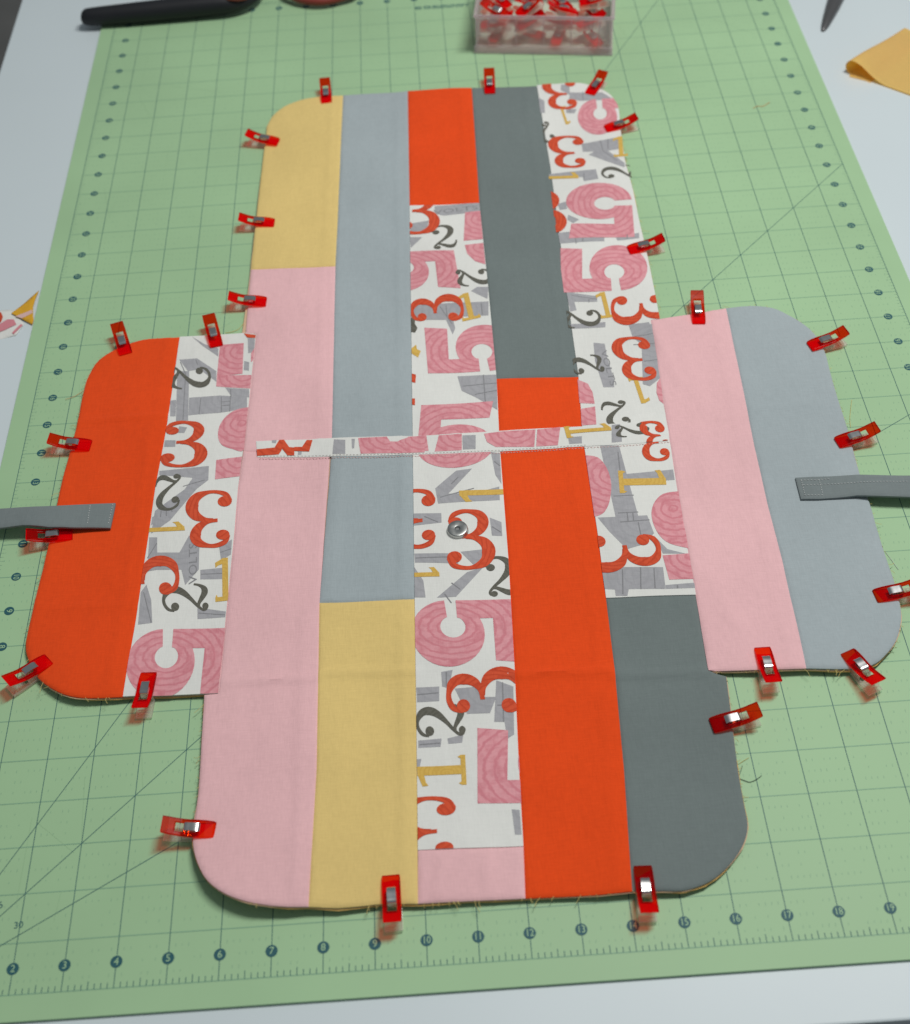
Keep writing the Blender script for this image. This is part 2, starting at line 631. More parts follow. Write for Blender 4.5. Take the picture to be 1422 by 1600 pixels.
def sheet(name, poly, mat_, zf, parent, skirt=0.035, inset=0.07, dip=0.034, step=STEP):
    """a piece of cloth: outline in inches, cut into a grid, draped on zf(x,y)"""
    if area2(poly) < 0:
        poly = poly[::-1]
    bm = bmesh.new()
    f = bm.faces.new([bm.verts.new((x * IN, y * IN, 0)) for x, y in poly])
    f.normal_update()
    if f.normal.z < 0:
        f.normal_flip()
    if inset:
        bmesh.ops.inset_individual(bm, faces=[f], thickness=inset * IN)
    grid_cut(bm, step)
    for v in bm.verts:
        x, y = v.co.x / IN, v.co.y / IN
        z = zf(x, y)
        if dip:
            d = dist_edge(x, y, poly)
            z -= dip * (1 + 0.18 * math.sin(7.0 * y + 3 * x) * math.sin(2.3 * y)) * math.exp(-(d / 0.028) ** 2)
            if d > 0.12:
                z -= 0.004 * min(1, (d - 0.12) / 0.2)
        v.co.z = z * IN
    if skirt:
        be = [e for e in bm.edges if e.is_boundary]
        ex = bmesh.ops.extrude_edge_only(bm, edges=be)
        for g in ex['geom']:
            if isinstance(g, bmesh.types.BMVert):
                g.co.z -= skirt * IN
    o = from_bm(bm, name, mat_, None, smooth=True)
    o.data.set_sharp_from_angle(angle=math.radians(50))
    if parent:
        part_in(parent, o)
    return o


bag = tag(empty('patchwork_panel', *at(700, 760), 0), 'cross-shaped patchwork bag piece in orange, pink, grey, yellow and numeral print, clipped round its edges', 'patchwork')

# column seams, top to bottom of each half (photo measurements)
S12u = [(536, 148), (524, 415), (518, 700)]
S12l = [(516, 700), (499, 941), (494.5, 1200), (482, 1416)]
S23u = [(637, 141), (640, 320), (645, 696)]
S23l = [(645, 696), (648, 935), (651, 1090), (653, 1328), (653, 1411)]
S34u = [(737, 136), (749, 317), (763, 450), (776, 591), (780.5, 690)]
S34l = [(780.5, 690), (795, 880), (804, 1040), (811, 1200), (818, 1322), (821, 1403)]
S45u = [(839, 133), (860, 260), (885, 450), (904, 588), (911, 684)]
S45l = [(911, 684), (935, 840), (947, 934), (960, 1040), (975, 1200), (988, 1392)]
LEFT_SEAM = [(400, 522), (388, 636), (380, 700), (372, 760), (366, 831), (351, 981), (341, 1083)]
RIGHT_SEAM = [(1016.7, 500), (1029.7, 586.5), (1050, 711), (1064, 800), (1082.6, 904), (1107.4, 1047)]
TOPL = [(392, 420), (398, 360), (407, 280), (416, 205), (419, 192), (428, 178), (445, 165), (470, 155), (500, 150)]
TOPR = [(870, 131), (905, 129.4), (931, 136), (950, 145), (961, 157), (967, 171), (970, 204), (977, 251), (989.5, 298), (999, 345), (1010, 392), (1023, 455), (1031, 498)]
BOTL = [(319, 1085), (317, 1120), (314, 1170), (310, 1238), (303, 1285), (301.5, 1319), (309, 1349), (324, 1375), (351, 1395), (385, 1407.5), (422, 1414)]
BOTR = [(1135, 1056), (1142, 1110), (1148, 1160), (1155, 1212), (1164, 1261), (1168.5, 1284), (1166, 1307), (1155, 1331), (1135, 1356), (1110, 1376), (1086, 1386), (1064, 1391), (1036, 1391)]


def rounded(pts):
    return [tuple(p) for p in catmull(pts, 3)]


TOPL, TOPR, BOTL, BOTR = rounded(TOPL), rounded(TOPR), rounded(BOTL), rounded(BOTR)


def W(pts):
    return [on_cloth(*p) for p in pts]


patches = {}


def patch(key, pts, m, zo=0.0):
    poly = W(pts)
    isprint = m is M['white']
    z = (lambda x, y: hgt(x, y) + zo)
    o = sheet('fabric_patch', poly, m, z, bag, inset=0.04 if not isprint else 0, dip=0.027 if not isprint else 0,
              skirt=0.03)
    patches[key] = (o, poly, zo)
    return o


def sub(line, y0, y1):
    return [p for p in line if y0 - 0.5 <= p[1] <= y1 + 0.5]


patch('c1a', TOPL + [(536, 148)] + [(524, 415)], M['yellow'])
patch('c1b', [(392, 420), (524, 415), (518, 700)] + [(380, 705), (388, 636), (400, 522), (383.5, 520)], M['pink'])
patch('c1c', [(380, 705), (516, 700)] + S12l[1:] + [(450, 1416)] + BOTL[::-1] + LEFT_SEAM[:2:-1], M['pink'])
patch('c2a', [(536, 148), (637, 141), (640, 320), (645, 696), (518, 700), (524, 415)], M['lgrey'])
patch('c2b', [(518, 700), (645, 696), (648, 935), (499, 941)], M['lgrey'])
patch('c2c', [(499, 941), (648, 935), (651, 1090), (653, 1411), (591, 1412), (528, 1418), (482, 1416), (494.5, 1200)], M['yellow'])
patch('c3a', [(637, 141), (737, 136), (749, 317), (640, 321)], M['orange'])
patch('c3b', [(640, 321), (749, 317), (763, 450), (776, 591), (780.5, 690), (645, 696)], M['white'])
patch('c3c', [(645, 696), (780.5, 690), (795, 880), (804, 1040), (811, 1200), (818, 1322), (653, 1328), (648, 935)], M['white'])
patch('c3d', [(653, 1328), (818, 1322), (821, 1403), (728, 1407), (653, 1411)], M['pink'])
patch('c4a', [(737, 136), (839, 133), (860, 260), (885, 450), (904, 588), (776, 591), (763, 450), (749, 317)], M['dgrey'])
patch('c4b', [(776, 591), (904, 588), (911, 684), (780.5, 690)], M['orange'])
patch('c4c', S45l + [(940, 1397), (821, 1403)] + S34l[-2::-1], M['orange'])
patch('c5a', [(839, 133)] + TOPR + [(1016.7, 500), (1029.7, 586.5), (1046, 680)] + [(911, 684)] + S45u[-2:0:-1], M['white'])
patch('c5b', [(911, 684), (1046, 680), (1050, 711), (1064, 800), (1082.6, 904), (1088, 929), (947, 934), (935, 840)], M['white'])
patch('c5c', [(947, 934), (1088, 929), (1107.4, 1047)] + BOTR + [(988, 1392)] + S45l[-2:2:-1], M['dgrey'])
LW = [(281, 526), (233, 528.5), (209, 533.6), (182, 544), (155, 561), (138.4, 586), (130, 613), (116.5, 677), (104, 724), (94.5, 760),
      (74, 857.5), (56, 931), (44.3, 981.5), (40, 1008), (44, 1029), (59, 1058), (88.6, 1079), (118, 1088), (153.6, 1089.5), (192, 1088)]
LW = rounded(LW)
patch('la', LW + [(212.6, 967), (227, 869), (243, 760), (261.6, 660)], M['orange'])
patch('lb', [(281, 526), (383, 520), (400, 522)] + LEFT_SEAM[1:] + [(230, 1086.5), (192, 1088), (212.6, 967), (227, 869), (243, 760), (261.6, 660)], M['white'])
patch('ra', RIGHT_SEAM + [(1200, 1046), (1260, 1044), (1244, 969.6), (1222.5, 876), (1200, 790), (1179, 698), (1154, 574), (1134.5, 481.5)], M['pink'], 0.022)
RW = [(1134.5, 481.5), (1172.7, 477.7), (1207, 481), (1230, 491), (1253.5, 505), (1272, 521), (1287.7, 546), (1297, 580), (1309.5, 624), (1325, 672),
      (1342, 736), (1359, 786), (1368.6, 820), (1384, 870), (1396.5, 906), (1406, 943), (1408, 970), (1400, 1001), (1381, 1026), (1362, 1039), (1331, 1045), (1260, 1044)]
RW = rounded(RW)
patch('rb', RW + [(1244, 969.6), (1222.5, 876), (1200, 790), (1179, 698), (1154, 574)], M['lgrey'], 0.022)

# lining and batting under the pieced top, a little wider so their cut edges show
body_outline = TOPL + [(536, 148), (637, 141), (737, 136), (839, 133)] + TOPR + [(1050, 620), (1110, 900), (1120, 1056)] + BOTR + [(988, 1392), (940, 1397), (821, 1403), (728, 1407), (653, 1411), (591, 1412), (528, 1418), (482, 1416), (450, 1416)] + BOTL[::-1] + [(345, 1000), (370, 700), (378, 522)]
left_outline = LW + [(230, 1086.5), (345, 1082), (378, 700), (392, 522), (383, 520)]
right_outline = [(1024, 503)] + RW + [(1200, 1046), (1112, 1047), (1060, 740)]


def under(name, outline, m, grow, dz, th, seed):
    rg = random.Random(seed)
    w = W(outline)
    if area2(w) < 0:
        w = w[::-1]
    # resample and push outward unevenly
    pts = []
    n = len(w)
    for i in range(n):
        a, b = np.array(w[i]), np.array(w[(i + 1) % n])
        k = max(1, int(np.linalg.norm(b - a) / 0.45))
        pts += [a + (b - a) * j / k for j in range(k)]
    out = []
    for i in range(len(pts)):
        t = pts[(i + 1) % len(pts)] - pts[i - 1]
        t /= np.linalg.norm(t) + 1e-9
        g = grow + rg.uniform(-0.5, 0.7) * abs(grow) + 0.010 * math.sin(i * 0.37 + seed)
        out.append(tuple(pts[i] + np.array([t[1], -t[0]]) * g))
    return sheet(name, out, m, lambda x, y: hgt(x, y) + dz, bag, skirt=th, inset=0, dip=0, step=0.3)


for k, (ol, zz) in enumerate(((body_outline, 0.0), (left_outline, -0.004), (right_outline, 0.006))):
    under('batting', ol, M['batting'], 0.010, -0.058 + zz, 0.026, k + 1)
    under('lining', ol, M['lining'], 0.016, -0.086 + zz, 0.016, k + 5)

# ---------------------------------------------------------------- numeral print
LAYER = {'pg': 0.0035, 'pl': 0.0048, 'p5': 0.0062, 'p1': 0.0078, 'p2': 0.0094, 'p3': 0.0110}


def hull(pts):
    pts = sorted(set(pts))

    def half(ps):
        h = []
        for p in ps:
            while len(h) > 1 and (h[-1][0] - h[-2][0]) * (p[1] - h[-2][1]) - (h[-1][1] - h[-2][1]) * (p[0] - h[-2][0]) <= 0:
                h.pop()
            h.append(p)
        return h
    a, b = half(pts), half(pts[::-1])
    return a[:-1] + b[:-1]


def clip(poly, cl):
    """poly: list of (x,y,u,v); cl: convex outline, counter-clockwise"""
    for i in range(len(cl)):
        ax, ay = cl[i]
        bx, by = cl[(i + 1) % len(cl)]
        side = lambda p: (bx - ax) * (p[1] - ay) - (by - ay) * (p[0] - ax)
        out = []
        for j in range(len(poly)):
            p, q = poly[j], poly[(j + 1) % len(poly)]
            sp, sq = side(p), side(q)
            if sp >= 0:
                out.append(p)
            if (sp >= 0) != (sq >= 0):
                t = sp / (sp - sq)
                out.append(tuple(p[k] + (q[k] - p[k]) * t for k in range(4)))
        poly = out
        if len(poly) < 3:
            return []
    return poly


def disc(cx, cy, rx, ry, n=16):
    return [[(cx + rx * math.cos(2 * math.pi * k / n), cy + ry * math.sin(2 * math.pi * k / n)) for k in range(n)]]


def stroke(pts, n=5):
    c = catmull(pts, n)
    L, R = [], []
    for i in range(len(c)):
        t = c[min(i + 1, len(c) - 1)][:2] - c[max(i - 1, 0)][:2]
        t = t / (np.linalg.norm(t) + 1e-9)
        nn = np.array([-t[1], t[0]])
        L.append(c[i][:2] + nn * c[i][2])
        R.append(c[i][:2] - nn * c[i][2])
    return [[tuple(L[i]), tuple(R[i]), tuple(R[i + 1]), tuple(L[i + 1])] for i in range(len(c) - 1)]


GL = {}
GL['3'] = [stroke([(0.07, .79, .03), (.13, .90, .045), (.29, .962, .038), (.47, .965, .035), (.66, .905, .075), (.735, .78, .115), (.67, .645, .08), (.51, .56, .036), (.31, .535, .03)]),
           stroke([(.40, .530, .028), (.58, .515, .04), (.77, .43, .09), (.85, .275, .135), (.77, .12, .09), (.56, .038, .036), (.36, .033, .032), (.17, .085, .045), (.07, .20, .035)]),
           disc(.19, .785, .135, .085), disc(.19, .205, .145, .095)]
GL['2'] = [stroke([(.07, .74, .03), (.12, .87, .04), (.30, .962, .035), (.50, .97, .04), (.71, .88, .085), (.78, .73, .12), (.69, .56, .09), (.47, .38, .05), (.22, .22, .036), (.09, .10, .035), (.14, .035, .035)]),
           stroke([(.16, .19, .025), (.30, .20, .035), (.47, .135, .055), (.66, .065, .070), (.82, .075, .065), (.92, .18, .04), (.955, .30, .03)]),
           disc(.21, .725, .135, .090), disc(.22, .055, .11, .07)]
GL['1'] = [[[(.36, .08), (.66, .08), (.66, 1.0), (.36, 1.0)]],
           [[(0, 0), (1, 0), (1, .10), (0, .10)]], [[(0, .095), (.12, .095), (.06, .16)]], [[(.88, .095), (1, .095), (.94, .16)]],
           [[(.37, .99), (.0, .90), (.02, .78), (.14, .83), (.37, .86)]]]


def five():
    ps = [[[(0, .765), (.93, .745), (.97, 1.0), (0, 1.0)]], [[(0, .475), (.285, .475), (.285, .77), (0, .77)]]]
    q = []
    n = 34
    for k in range(n):
        e = []
        for j in (k, k + 1):
            a = math.radians(164 - (164 + 178) * j / n)
            ox, oy = .5 + .5 * math.cos(a), .335 + .335 * math.sin(a)
            ah = math.radians(148 - 304 * j / n)
            hx, hy = .41 + .165 * math.cos(ah), .385 + .115 * math.sin(ah)
            e.append(((ox, oy), (hx, hy)))
        q.append([e[0][0], e[0][1], e[1][1], e[1][0]])
    # lower lip of the opening and the join to the stem
    ps.append(q)
    ps.append([[(0.0, .475), (.0, .43), (.27, .43), (.285, .475)]])
    return ps


GL['5'] = five()


counter = {}


def decal(key, name, m, pieces, zadd=0.0):
    """pieces: groups of polygons of (x,y,u,v) in inches, laid on a patch and trimmed at its seams"""
    o, poly, zo = patches[key]
    counter[m] = counter.get(m, 0) + 1
    zadd += 0.00006 * (counter[m] % 9)
    cl = hull(poly)
    bm = bmesh.new()
    uvl = bm.loops.layers.uv.new('UVMap')
    lay = bm.verts.layers.float.new('lift')
    any_ = False
    for gi, grp in enumerate(pieces):
        shared = {}
        for pl in grp:
            c = clip(pl, cl)
            if len(c) < 3:
                continue
            vs_ = []
            for x, y, u, v in c:
                kk = (round(x, 4), round(y, 4))
                if kk not in shared:
                    nv = bm.verts.new((x * IN, y * IN, 0))
                    nv[lay] = gi * 0.0002
                    shared[kk] = nv
                if shared[kk] not in [q[0] for q in vs_]:
                    vs_.append((shared[kk], u, v))
            if len(vs_) < 3:
                continue
            try:
                f = bm.faces.new([q[0] for q in vs_])
            except ValueError:
                continue
            any_ = True
            for l, q in zip(f.loops, vs_):
                l[uvl].uv = (q[1], q[2])
    if not any_:
        bm.free()
        return None
    bmesh.ops.triangulate(bm, faces=[f for f in bm.faces if len(f.verts) > 4])
    grid_cut(bm, STEP)
    bm.normal_update()
    for f in bm.faces:
        if f.normal.z < 0:
            f.normal_flip()
    for v in bm.verts:
        x, y = v.co.x / IN, v.co.y / IN
        v.co.z = (hgt(x, y) + zo + LAYER[m] + zadd + v[lay]) * IN
    d = from_bm(bm, name, M[m], None, smooth=True)
    d.parent = o
    d.matrix_parent_inverse = o.matrix_parent_inverse
    L = bag.location
    d.matrix_parent_inverse = Matrix.Identity(4)
    return d


NAMES = {'3': 'printed_three', '2': 'printed_two', '1': 'printed_one', '5': 'printed_five'}
MATS = {'3': 'p3', '2': 'p2', '1': 'p1', '5': 'p5'}


def num(key, c, g, O, X, Y):
    o = np.array(on_cloth(*c(*O)))
    x = np.array(on_cloth(*c(*X))) - o
    y = np.array(on_cloth(*c(*Y))) - o
    pcs = []
    for grp in GL[g]:
        pcs.append([[(*(o + x * u + y * v), u, v) for u, v in pl] for pl in grp])
    return decal(key, NAMES[g], MATS[g], pcs)


def smooth_loop(pl):
    n = len(pl)
    out = []
    for i in range(n - 1):                       # the last side stays straight (it lies on a seam)
        out += [tuple(p) for p in catmull([pl[max(i - 1, 0)], pl[i], pl[i + 1], pl[min(i + 2, n - 1)]], 4)[4:8]]
    return out + [pl[-1]]


def shape(key, c, m, *polys):
    pcs = []
    for pl in polys:
        if m == 'p5' and len(pl) >= 7:
            pl = smooth_loop(pl)
        w = [on_cloth(*c(*p)) for p in pl]
        cx = sum(p[0] for p in w) / len(w)
        cy = sum(p[1] for p in w) / len(w)
        if area2(w) < 0:
            w = w[::-1]
        tri = tessellate_polygon([[Vector((x, y, 0)) for x, y in w]])
        pcs.append([[(*w[i], (w[i][0] - cx) * 0.45 + 0.3, (w[i][1] - cy) * 0.45 + 0.25) for i in t] for t in tri])
    pcs_all = pcs
    names = {'pg': 'printed_letter', 'p5': 'printed_five', 'p3': 'printed_three', 'p1': 'printed_one', 'p2': 'printed_two', 'pl': 'printed_lines'}
    for i, pc in enumerate(pcs_all):
        decal(key, names[m], m, [pc])


def lines(key, c, *segs, w=0.028):
    pcs = []
    for (a, b) in segs:
        p, q = np.array(on_cloth(*c(*a))), np.array(on_cloth(*c(*b)))
        t = (q - p) / (np.linalg.norm(q - p) + 1e-9)
        n = np.array([-t[1], t[0]]) * w / 2
        pcs.append([[(*v, 0.1, 0.1) for v in (p - n, q - n, q + n, p + n)]])
    o = decal(key, 'printed_lines', 'pl', pcs)
    if o:
        tag(o, kind='stuff')


# --- far right column
c = crop(830, 120, 5.333)
k = 'c5a'
shape(k, c, 'pg', [(320, 130), (590, 130), (690, 190), (400, 200), (320, 180)], [(250, 65), (320, 65), (320, 150), (245, 110)],
      [(295, 270), (380, 270), (360, 305), (290, 300)], [(55, 170), (110, 200), (115, 300), (70, 300)])
shape(k, c, 'pg', [(420, 560), (740, 500), (740, 600), (610, 620), (430, 625)], [(560, 600), (620, 600), (780, 720), (775, 755), (480, 650)])
shape(k, c, 'pg', [(150, 810), (540, 770), (560, 850), (440, 870), (430, 835), (150, 845)])
shape(k, c, 'pg', [(220, 1060), (290, 1040), (300, 1100), (240, 1110)], [(310, 1150), (400, 1190), (350, 1220), (300, 1190)])
shape(k, c, 'pg', [(225, 1300), (340, 1290), (380, 1340), (610, 1340), (610, 1370), (240, 1390)], [(700, 1330), (900, 1300), (900, 1345), (720, 1365)])
lines(k, c, ((430, 125), (430, 195)), ((320, 180), (325, 300)), ((575, 530), (600, 620)), ((600, 620), (720, 700)), ((640, 520), (640, 600)), ((440, 800), (440, 860)), ((360, 1300), (375, 1390)), ((430, 1340), (430, 1375)), ((800, 1315), (800, 1350)))
num(k, c, '3', (375, 5), (80, 12), (402, 268))
num(k, c, '3', (445, 488), (130, 492), (475, 757))
num(k, c, '1', (285, 245), (215, 250), (335, 395))
num(k, c, '2', (150, 372), (10, 385), (225, 540))
num(k, c, '5', (382, 190), (395, 487), (865, 178))
num(k, c, '1', (80, 800), (85, 880), (390, 795))
num(k, c, '1', (690, 670), (810, 660), (680, 503))
num(k, c, '2', (880, 850), (870, 732), (590, 853))
num(k, c, '5', (828, 878), (288, 892), (862, 1335))
num(k, c, '3', (-40, 1310), (312, 1302), (-60, 950))
c = crop(600, 280, 3.0913)
shape(k, c, 'pg', [(878, 530), (920, 550), (1030, 565), (1030, 592), (920, 592), (930, 632), (900, 640)], [(900, 700), (1070, 690), (1070, 715), (910, 722)])
shape(k, c, 'pg', [(1012, 790), (1066, 795), (1078, 860), (1112, 970), (1112, 1005), (1060, 1005), (1020, 880)])
shape(k, c, 'pg', [(1180, 700), (1280, 690), (1325, 800), (1335, 960), (1285, 1000), (1250, 990), (1245, 800), (1200, 760)], [(1270, 700), (1300, 700), (1310, 730), (1285, 730)])
lines(k, c, ((905, 560), (1030, 580)), ((1210, 760), (1330, 740)), ((1205, 800), (1320, 790)), ((1255, 880), (1330, 870)), ((990, 580), (990, 595)))
num(k, c, '5', (1283, 532), (1262, 315), (858, 548))
num(k, c, '3', (1092, 562), (1102, 712), (1362, 552))
num(k, c, '1', (1048, 674), (1122, 665), (1018, 550))
num(k, c, '2', (862, 630), (868, 722), (1042, 625))
num(k, c, '2', (1070, 935), (1040, 842), (918, 950))
num(k, c, '3', (1285, 758), (1085, 765), (1335, 972))
num(k, c, '1', (1248, 955), (1178, 962), (1290, 1080))
shape(k, c, 'p5', [(935, 968), (985, 988), (1008, 1030), (1018, 1085), (945, 1082)], [(950, 1110), (1020, 1098), (1026, 1185), (955, 1190)])
shape(k, c, 'p5', [(1335, 960), (1318, 985), (1316, 1030), (1330, 1070), (1350, 1085)])
num(k, c, '2', (1172, 1068), (1038, 1080), (1205, 1192))
num(k, c, '3', (1355, 1165), (1195, 1172), (1395, 1358))
# --- right column below the binding
k = 'c5b'
num(k, c, '3', (1355, 1165), (1195, 1172), (1395, 1358))
c = crop(600, 640, 2.844)
shape(k, c, 'pg', [(960, 160), (1045, 160), (1132, 480), (1030, 480)], [(1010, 292), (1285, 266), (1292, 312), (1015, 332)],
      [(950, 480), (1170, 470), (1200, 550), (1150, 600), (1080, 620), (1000, 540)], [(1200, 560), (1260, 620), (1340, 640), (1240, 640)])
shape(k, c, 'pg', [(960, 700), (1240, 700), (1252, 797), (1088, 798), (1082, 828), (1030, 828), (1026, 800), (968, 796)], [(1251, 780), (1395, 768), (1396, 792), (1253, 797)])
lines(k, c, ((1020, 385), (1110, 380)), ((1040, 460), (1130, 455)), ((1080, 455), (1085, 495)), ((1105, 455), (1110, 495)), ((1050, 500), (1180, 490)), ((1130, 500), (1150, 600)), ((1140, 700), (1142, 798)), ((1200, 705), (1205, 795)), ((1305, 780), (1305, 795)), ((1060, 710), (1062, 820)), ((1040, 190), (1050, 280)))
num(k, c, '1', (1040, 272), (1048, 372), (1248, 268))
shape(k, c, 'p5', [(890, 203), (950, 213), (990, 260), (1010, 330), (1002, 410), (975, 460), (930, 478)])
shape(k, c, 'p5', [(1312, 363), (1240, 375), (1198, 420), (1190, 480), (1218, 550), (1270, 595), (1370, 620)], [(1238, 648), (1372, 638), (1395, 752), (1268, 756)])
num(k, c, '3', (880, 552), (900, 728), (1218, 545))
# --- middle column, upper
k = 'c3b'
c = crop(600, 280, 3.0913)
shape(k, c, 'pg', [(245, 130), (465, 112), (465, 158), (290, 176), (245, 166)], [(125, 215), (215, 200), (212, 238), (130, 270)], [(125, 280), (185, 280), (130, 332)])
shape(k, c, 'pg', [(135, 612), (505, 590), (505, 658), (330, 665), (345, 720), (332, 750), (300, 680), (140, 680)], [(450, 520), (505, 520), (500, 578), (420, 540)])
shape(k, c, 'pg', [(355, 952), (545, 944), (548, 1115), (440, 1052), (375, 1022)])
lines(k, c, ((270, 615), (330, 700)), ((420, 600), (430, 660)), ((300, 610), (305, 660)), ((470, 600), (475, 655)), ((480, 945), (490, 1080)), ((380, 1000), (545, 985)), ((440, 1040), (545, 1020)))
num(k, c, '3', (68, 268), (272, 262), (80, 62))
num(k, c, '2', (235, 340), (360, 326), (222, 230))
shape(k, c, 'p5', [(392, 160), (465, 153), (478, 290), (385, 298)], [(390, 318), (480, 308), (490, 412), (440, 396), (402, 360)])
num(k, c, '5', (-70, 352), (-48, 547), (337, 344))
num(k, c, '2', (345, 433), (360, 522), (512, 428))
num(k, c, '3', (390, 692), (380, 553), (130, 694))
num(k, c, '1', (380, 688), (468, 668), (350, 560))
shape(k, c, 'p2', [(130, 670), (150, 668), (150, 700), (162, 720), (150, 742), (130, 738)])
shape(k, c, 'p1', [(130, 820), (155, 800), (160, 822), (178, 830), (165, 862), (130, 840)])
shape(k, c, 'p3', [(135, 940), (155, 945), (152, 985), (135, 980)], [(135, 1060), (150, 1060), (150, 1092), (135, 1090)])
num(k, c, '5', (655, 922), (622, 700), (213, 938))
num(k, c, '5', (150, 1402), (525, 1390), (180, 1092))
# --- middle column, lower
k = 'c3c'
num(k, c, '5', (150, 1402), (525, 1390), (180, 1092))
c = crop(600, 640, 2.844)
shape(k, c, 'pg', [(228, 350), (320, 272), (392, 262), (300, 360), (240, 415)], [(240, 375), (400, 372), (512, 342), (515, 402), (240, 418)], [(475, 188), (515, 195), (522, 330), (495, 290)])
shape(k, c, 'pg', [(130, 462), (255, 460), (256, 502), (132, 516)], [(135, 640), (332, 640), (330, 685), (138, 680)], [(370, 722), (442, 700), (320, 832), (235, 836)], [(340, 632), (450, 620), (440, 660), (400, 692)], [(470, 480), (522, 500), (526, 562), (480, 560)], [(135, 700), (175, 760), (185, 835), (135, 835)])
lines(k, c, ((250, 390), (400, 350)), ((300, 330), (330, 300)), ((490, 230), (515, 250)), ((140, 660), (330, 655)), ((300, 770), (340, 800)), ((180, 475), (240, 500)), ((480, 520), (520, 545)), ((270, 820), (300, 860)))
num(k, c, '1', (592, 402), (582, 325), (338, 412))
num(k, c, '3', (238, 350), (25, 360), (240, 614))
num(k, c, '3', (268, 716), (500, 706), (276, 448))
num(k, c, '2', (460, 832), (605, 820), (438, 658))
num(k, c, '1', (40, 705), (45, 768), (243, 700))
c = crop(600, 920, 3.0767)
shape(k, c, 'pg', [(275, 400), (330, 390), (312, 480), (280, 470)], [(155, 475), (266, 470), (266, 540), (160, 546)], [(340, 480), (460, 470), (470, 520), (540, 520), (510, 598), (400, 602)],
      [(540, 440), (622, 470), (626, 700), (592, 722), (580, 640), (530, 640)])
shape(k, c, 'pg', [(165, 730), (277, 720), (272, 760), (165, 765)], [(305, 720), (382, 700), (376, 740), (310, 746)], [(614, 1060), (652, 1064), (662, 1182), (630, 1182)], [(150, 820), (180, 818), (172, 860), (150, 860)])
lines(k, c, ((570, 450), (575, 640)), ((545, 560), (625, 560)), ((160, 510), (262, 500)), ((300, 400), (300, 470)), ((170, 750), (270, 742)))
num(k, c, '5', (122, 60), (140, 377), (640, 50))
num(k, c, '3', (682, 607), (665, 370), (303, 610))
num(k, c, '2', (392, 716), (380, 546), (158, 722))
num(k, c, '5', (1055, 1020), (1028, 652), (450, 1032))
num(k, c, '1', (398, 942), (390, 798), (162, 952))
num(k, c, '3', (362, 993), (45, 1005), (350, 1312))
# --- left wing
k = 'lb'
c = crop(200, 500, 5.0)
shape(k, c, 'pg', [(500, 130), (600, 190), (705, 220), (705, 285), (580, 200)], [(400, 310), (540, 300), (690, 400), (690, 482), (560, 385), (470, 400)], [(385, 400), (478, 400), (470, 785), (375, 790)],
      [(478, 608), (720, 590), (930, 600), (930, 690), (720, 725), (472, 745)], [(760, 530), (945, 540), (948, 605), (805, 592)], [(935, 140), (992, 145), (985, 250), (940, 260)], [(908, 320), (948, 330), (945, 396), (905, 392)])
shape(k, c, 'pg', [(400, 830), (462, 840), (440, 882), (390, 882)], [(288, 940), (372, 940), (370, 990), (282, 992)], [(245, 1180), (632, 1140), (628, 1250), (520, 1290), (500, 1232), (245, 1212)], [(510, 1230), (628, 1250), (180, 1605), (190, 1540), (340, 1470)], [(330, 630), (378, 625), (372, 752), (330, 752)])
lines(k, c, ((410, 330), (450, 420)), ((450, 420), (430, 780)), ((570, 610), (555, 735)), ((730, 600), (730, 720)), ((800, 595), (795, 715)), ((735, 640), (795, 635)), ((735, 670), (795, 665)), ((800, 540), (805, 600)), ((530, 310), (545, 350)), ((430, 1300), (600, 1250)), ((260, 1490), (255, 1540)), ((300, 1480), (300, 1530)), ((340, 1470), (345, 1500)), w=0.022)
num(k, c, '2', (330, 355), (325, 545), (645, 360))
shape(k, c, 'p5', [(720, 195), (905, 180), (895, 420), (695, 440)], [(695, 430), (965, 430), (960, 536), (690, 520)], [(962, 260), (1005, 195), (985, 310), (960, 330)])
shape(k, c, 'p3', [(905, 105), (1000, 118), (995, 142), (930, 138)])
num(k, c, '3', (222, 1152), (612, 1152), (288, 788))
shape(k, c, 'p5', [(945, 682), (850, 700), (770, 750), (715, 830), (705, 920), (740, 982), (820, 1010), (892, 1026), (920, 960)], [(690, 1095), (892, 1068), (872, 1222), (680, 1246)])
num(k, c, '2', (428, 1203), (212, 1222), (412, 1478))
c = crop(0, 760, 3.386)
shape(k, c, 'pg', [(820, 130), (1000, 0), (1062, -10), (900, 180), (800, 250)], [(790, 270), (832, 270), (832, 350), (950, 350), (1000, 260), (1055, 322), (1052, 440), (830, 442), (780, 450)], [(960, 440), (1052, 440), (980, 522)],
      [(775, 520), (800, 600), (806, 722), (730, 732), (745, 560)], [(1160, 322), (1228, 280), (1222, 360), (1170, 392)], [(1060, 442), (1182, 430), (1182, 490), (1060, 492)], [(1045, 640), (1195, 662), (1192, 692), (1045, 702)])
lines(k, c, ((760, 560), (800, 720)), ((780, 380), (830, 300)), ((1165, 350), (1225, 330)), ((1065, 465), (1180, 460)), ((1050, 670), (1190, 680)), w=0.022)
num(k, c, '3', (1243, 20), (985, 28), (1226, 322))
num(k, c, '1', (700, 200), (706, 268), (972, 185))
num(k, c, '1', (1140, 612), (1245, 600), (1138, 383))
num(k, c, '3', (952, 582), (946, 360), (585, 592))
num(k, c, '2', (1102, 668), (1096, 510), (862, 672))
num(k, c, '5', (692, 752), (648, 1118), (1215, 748))


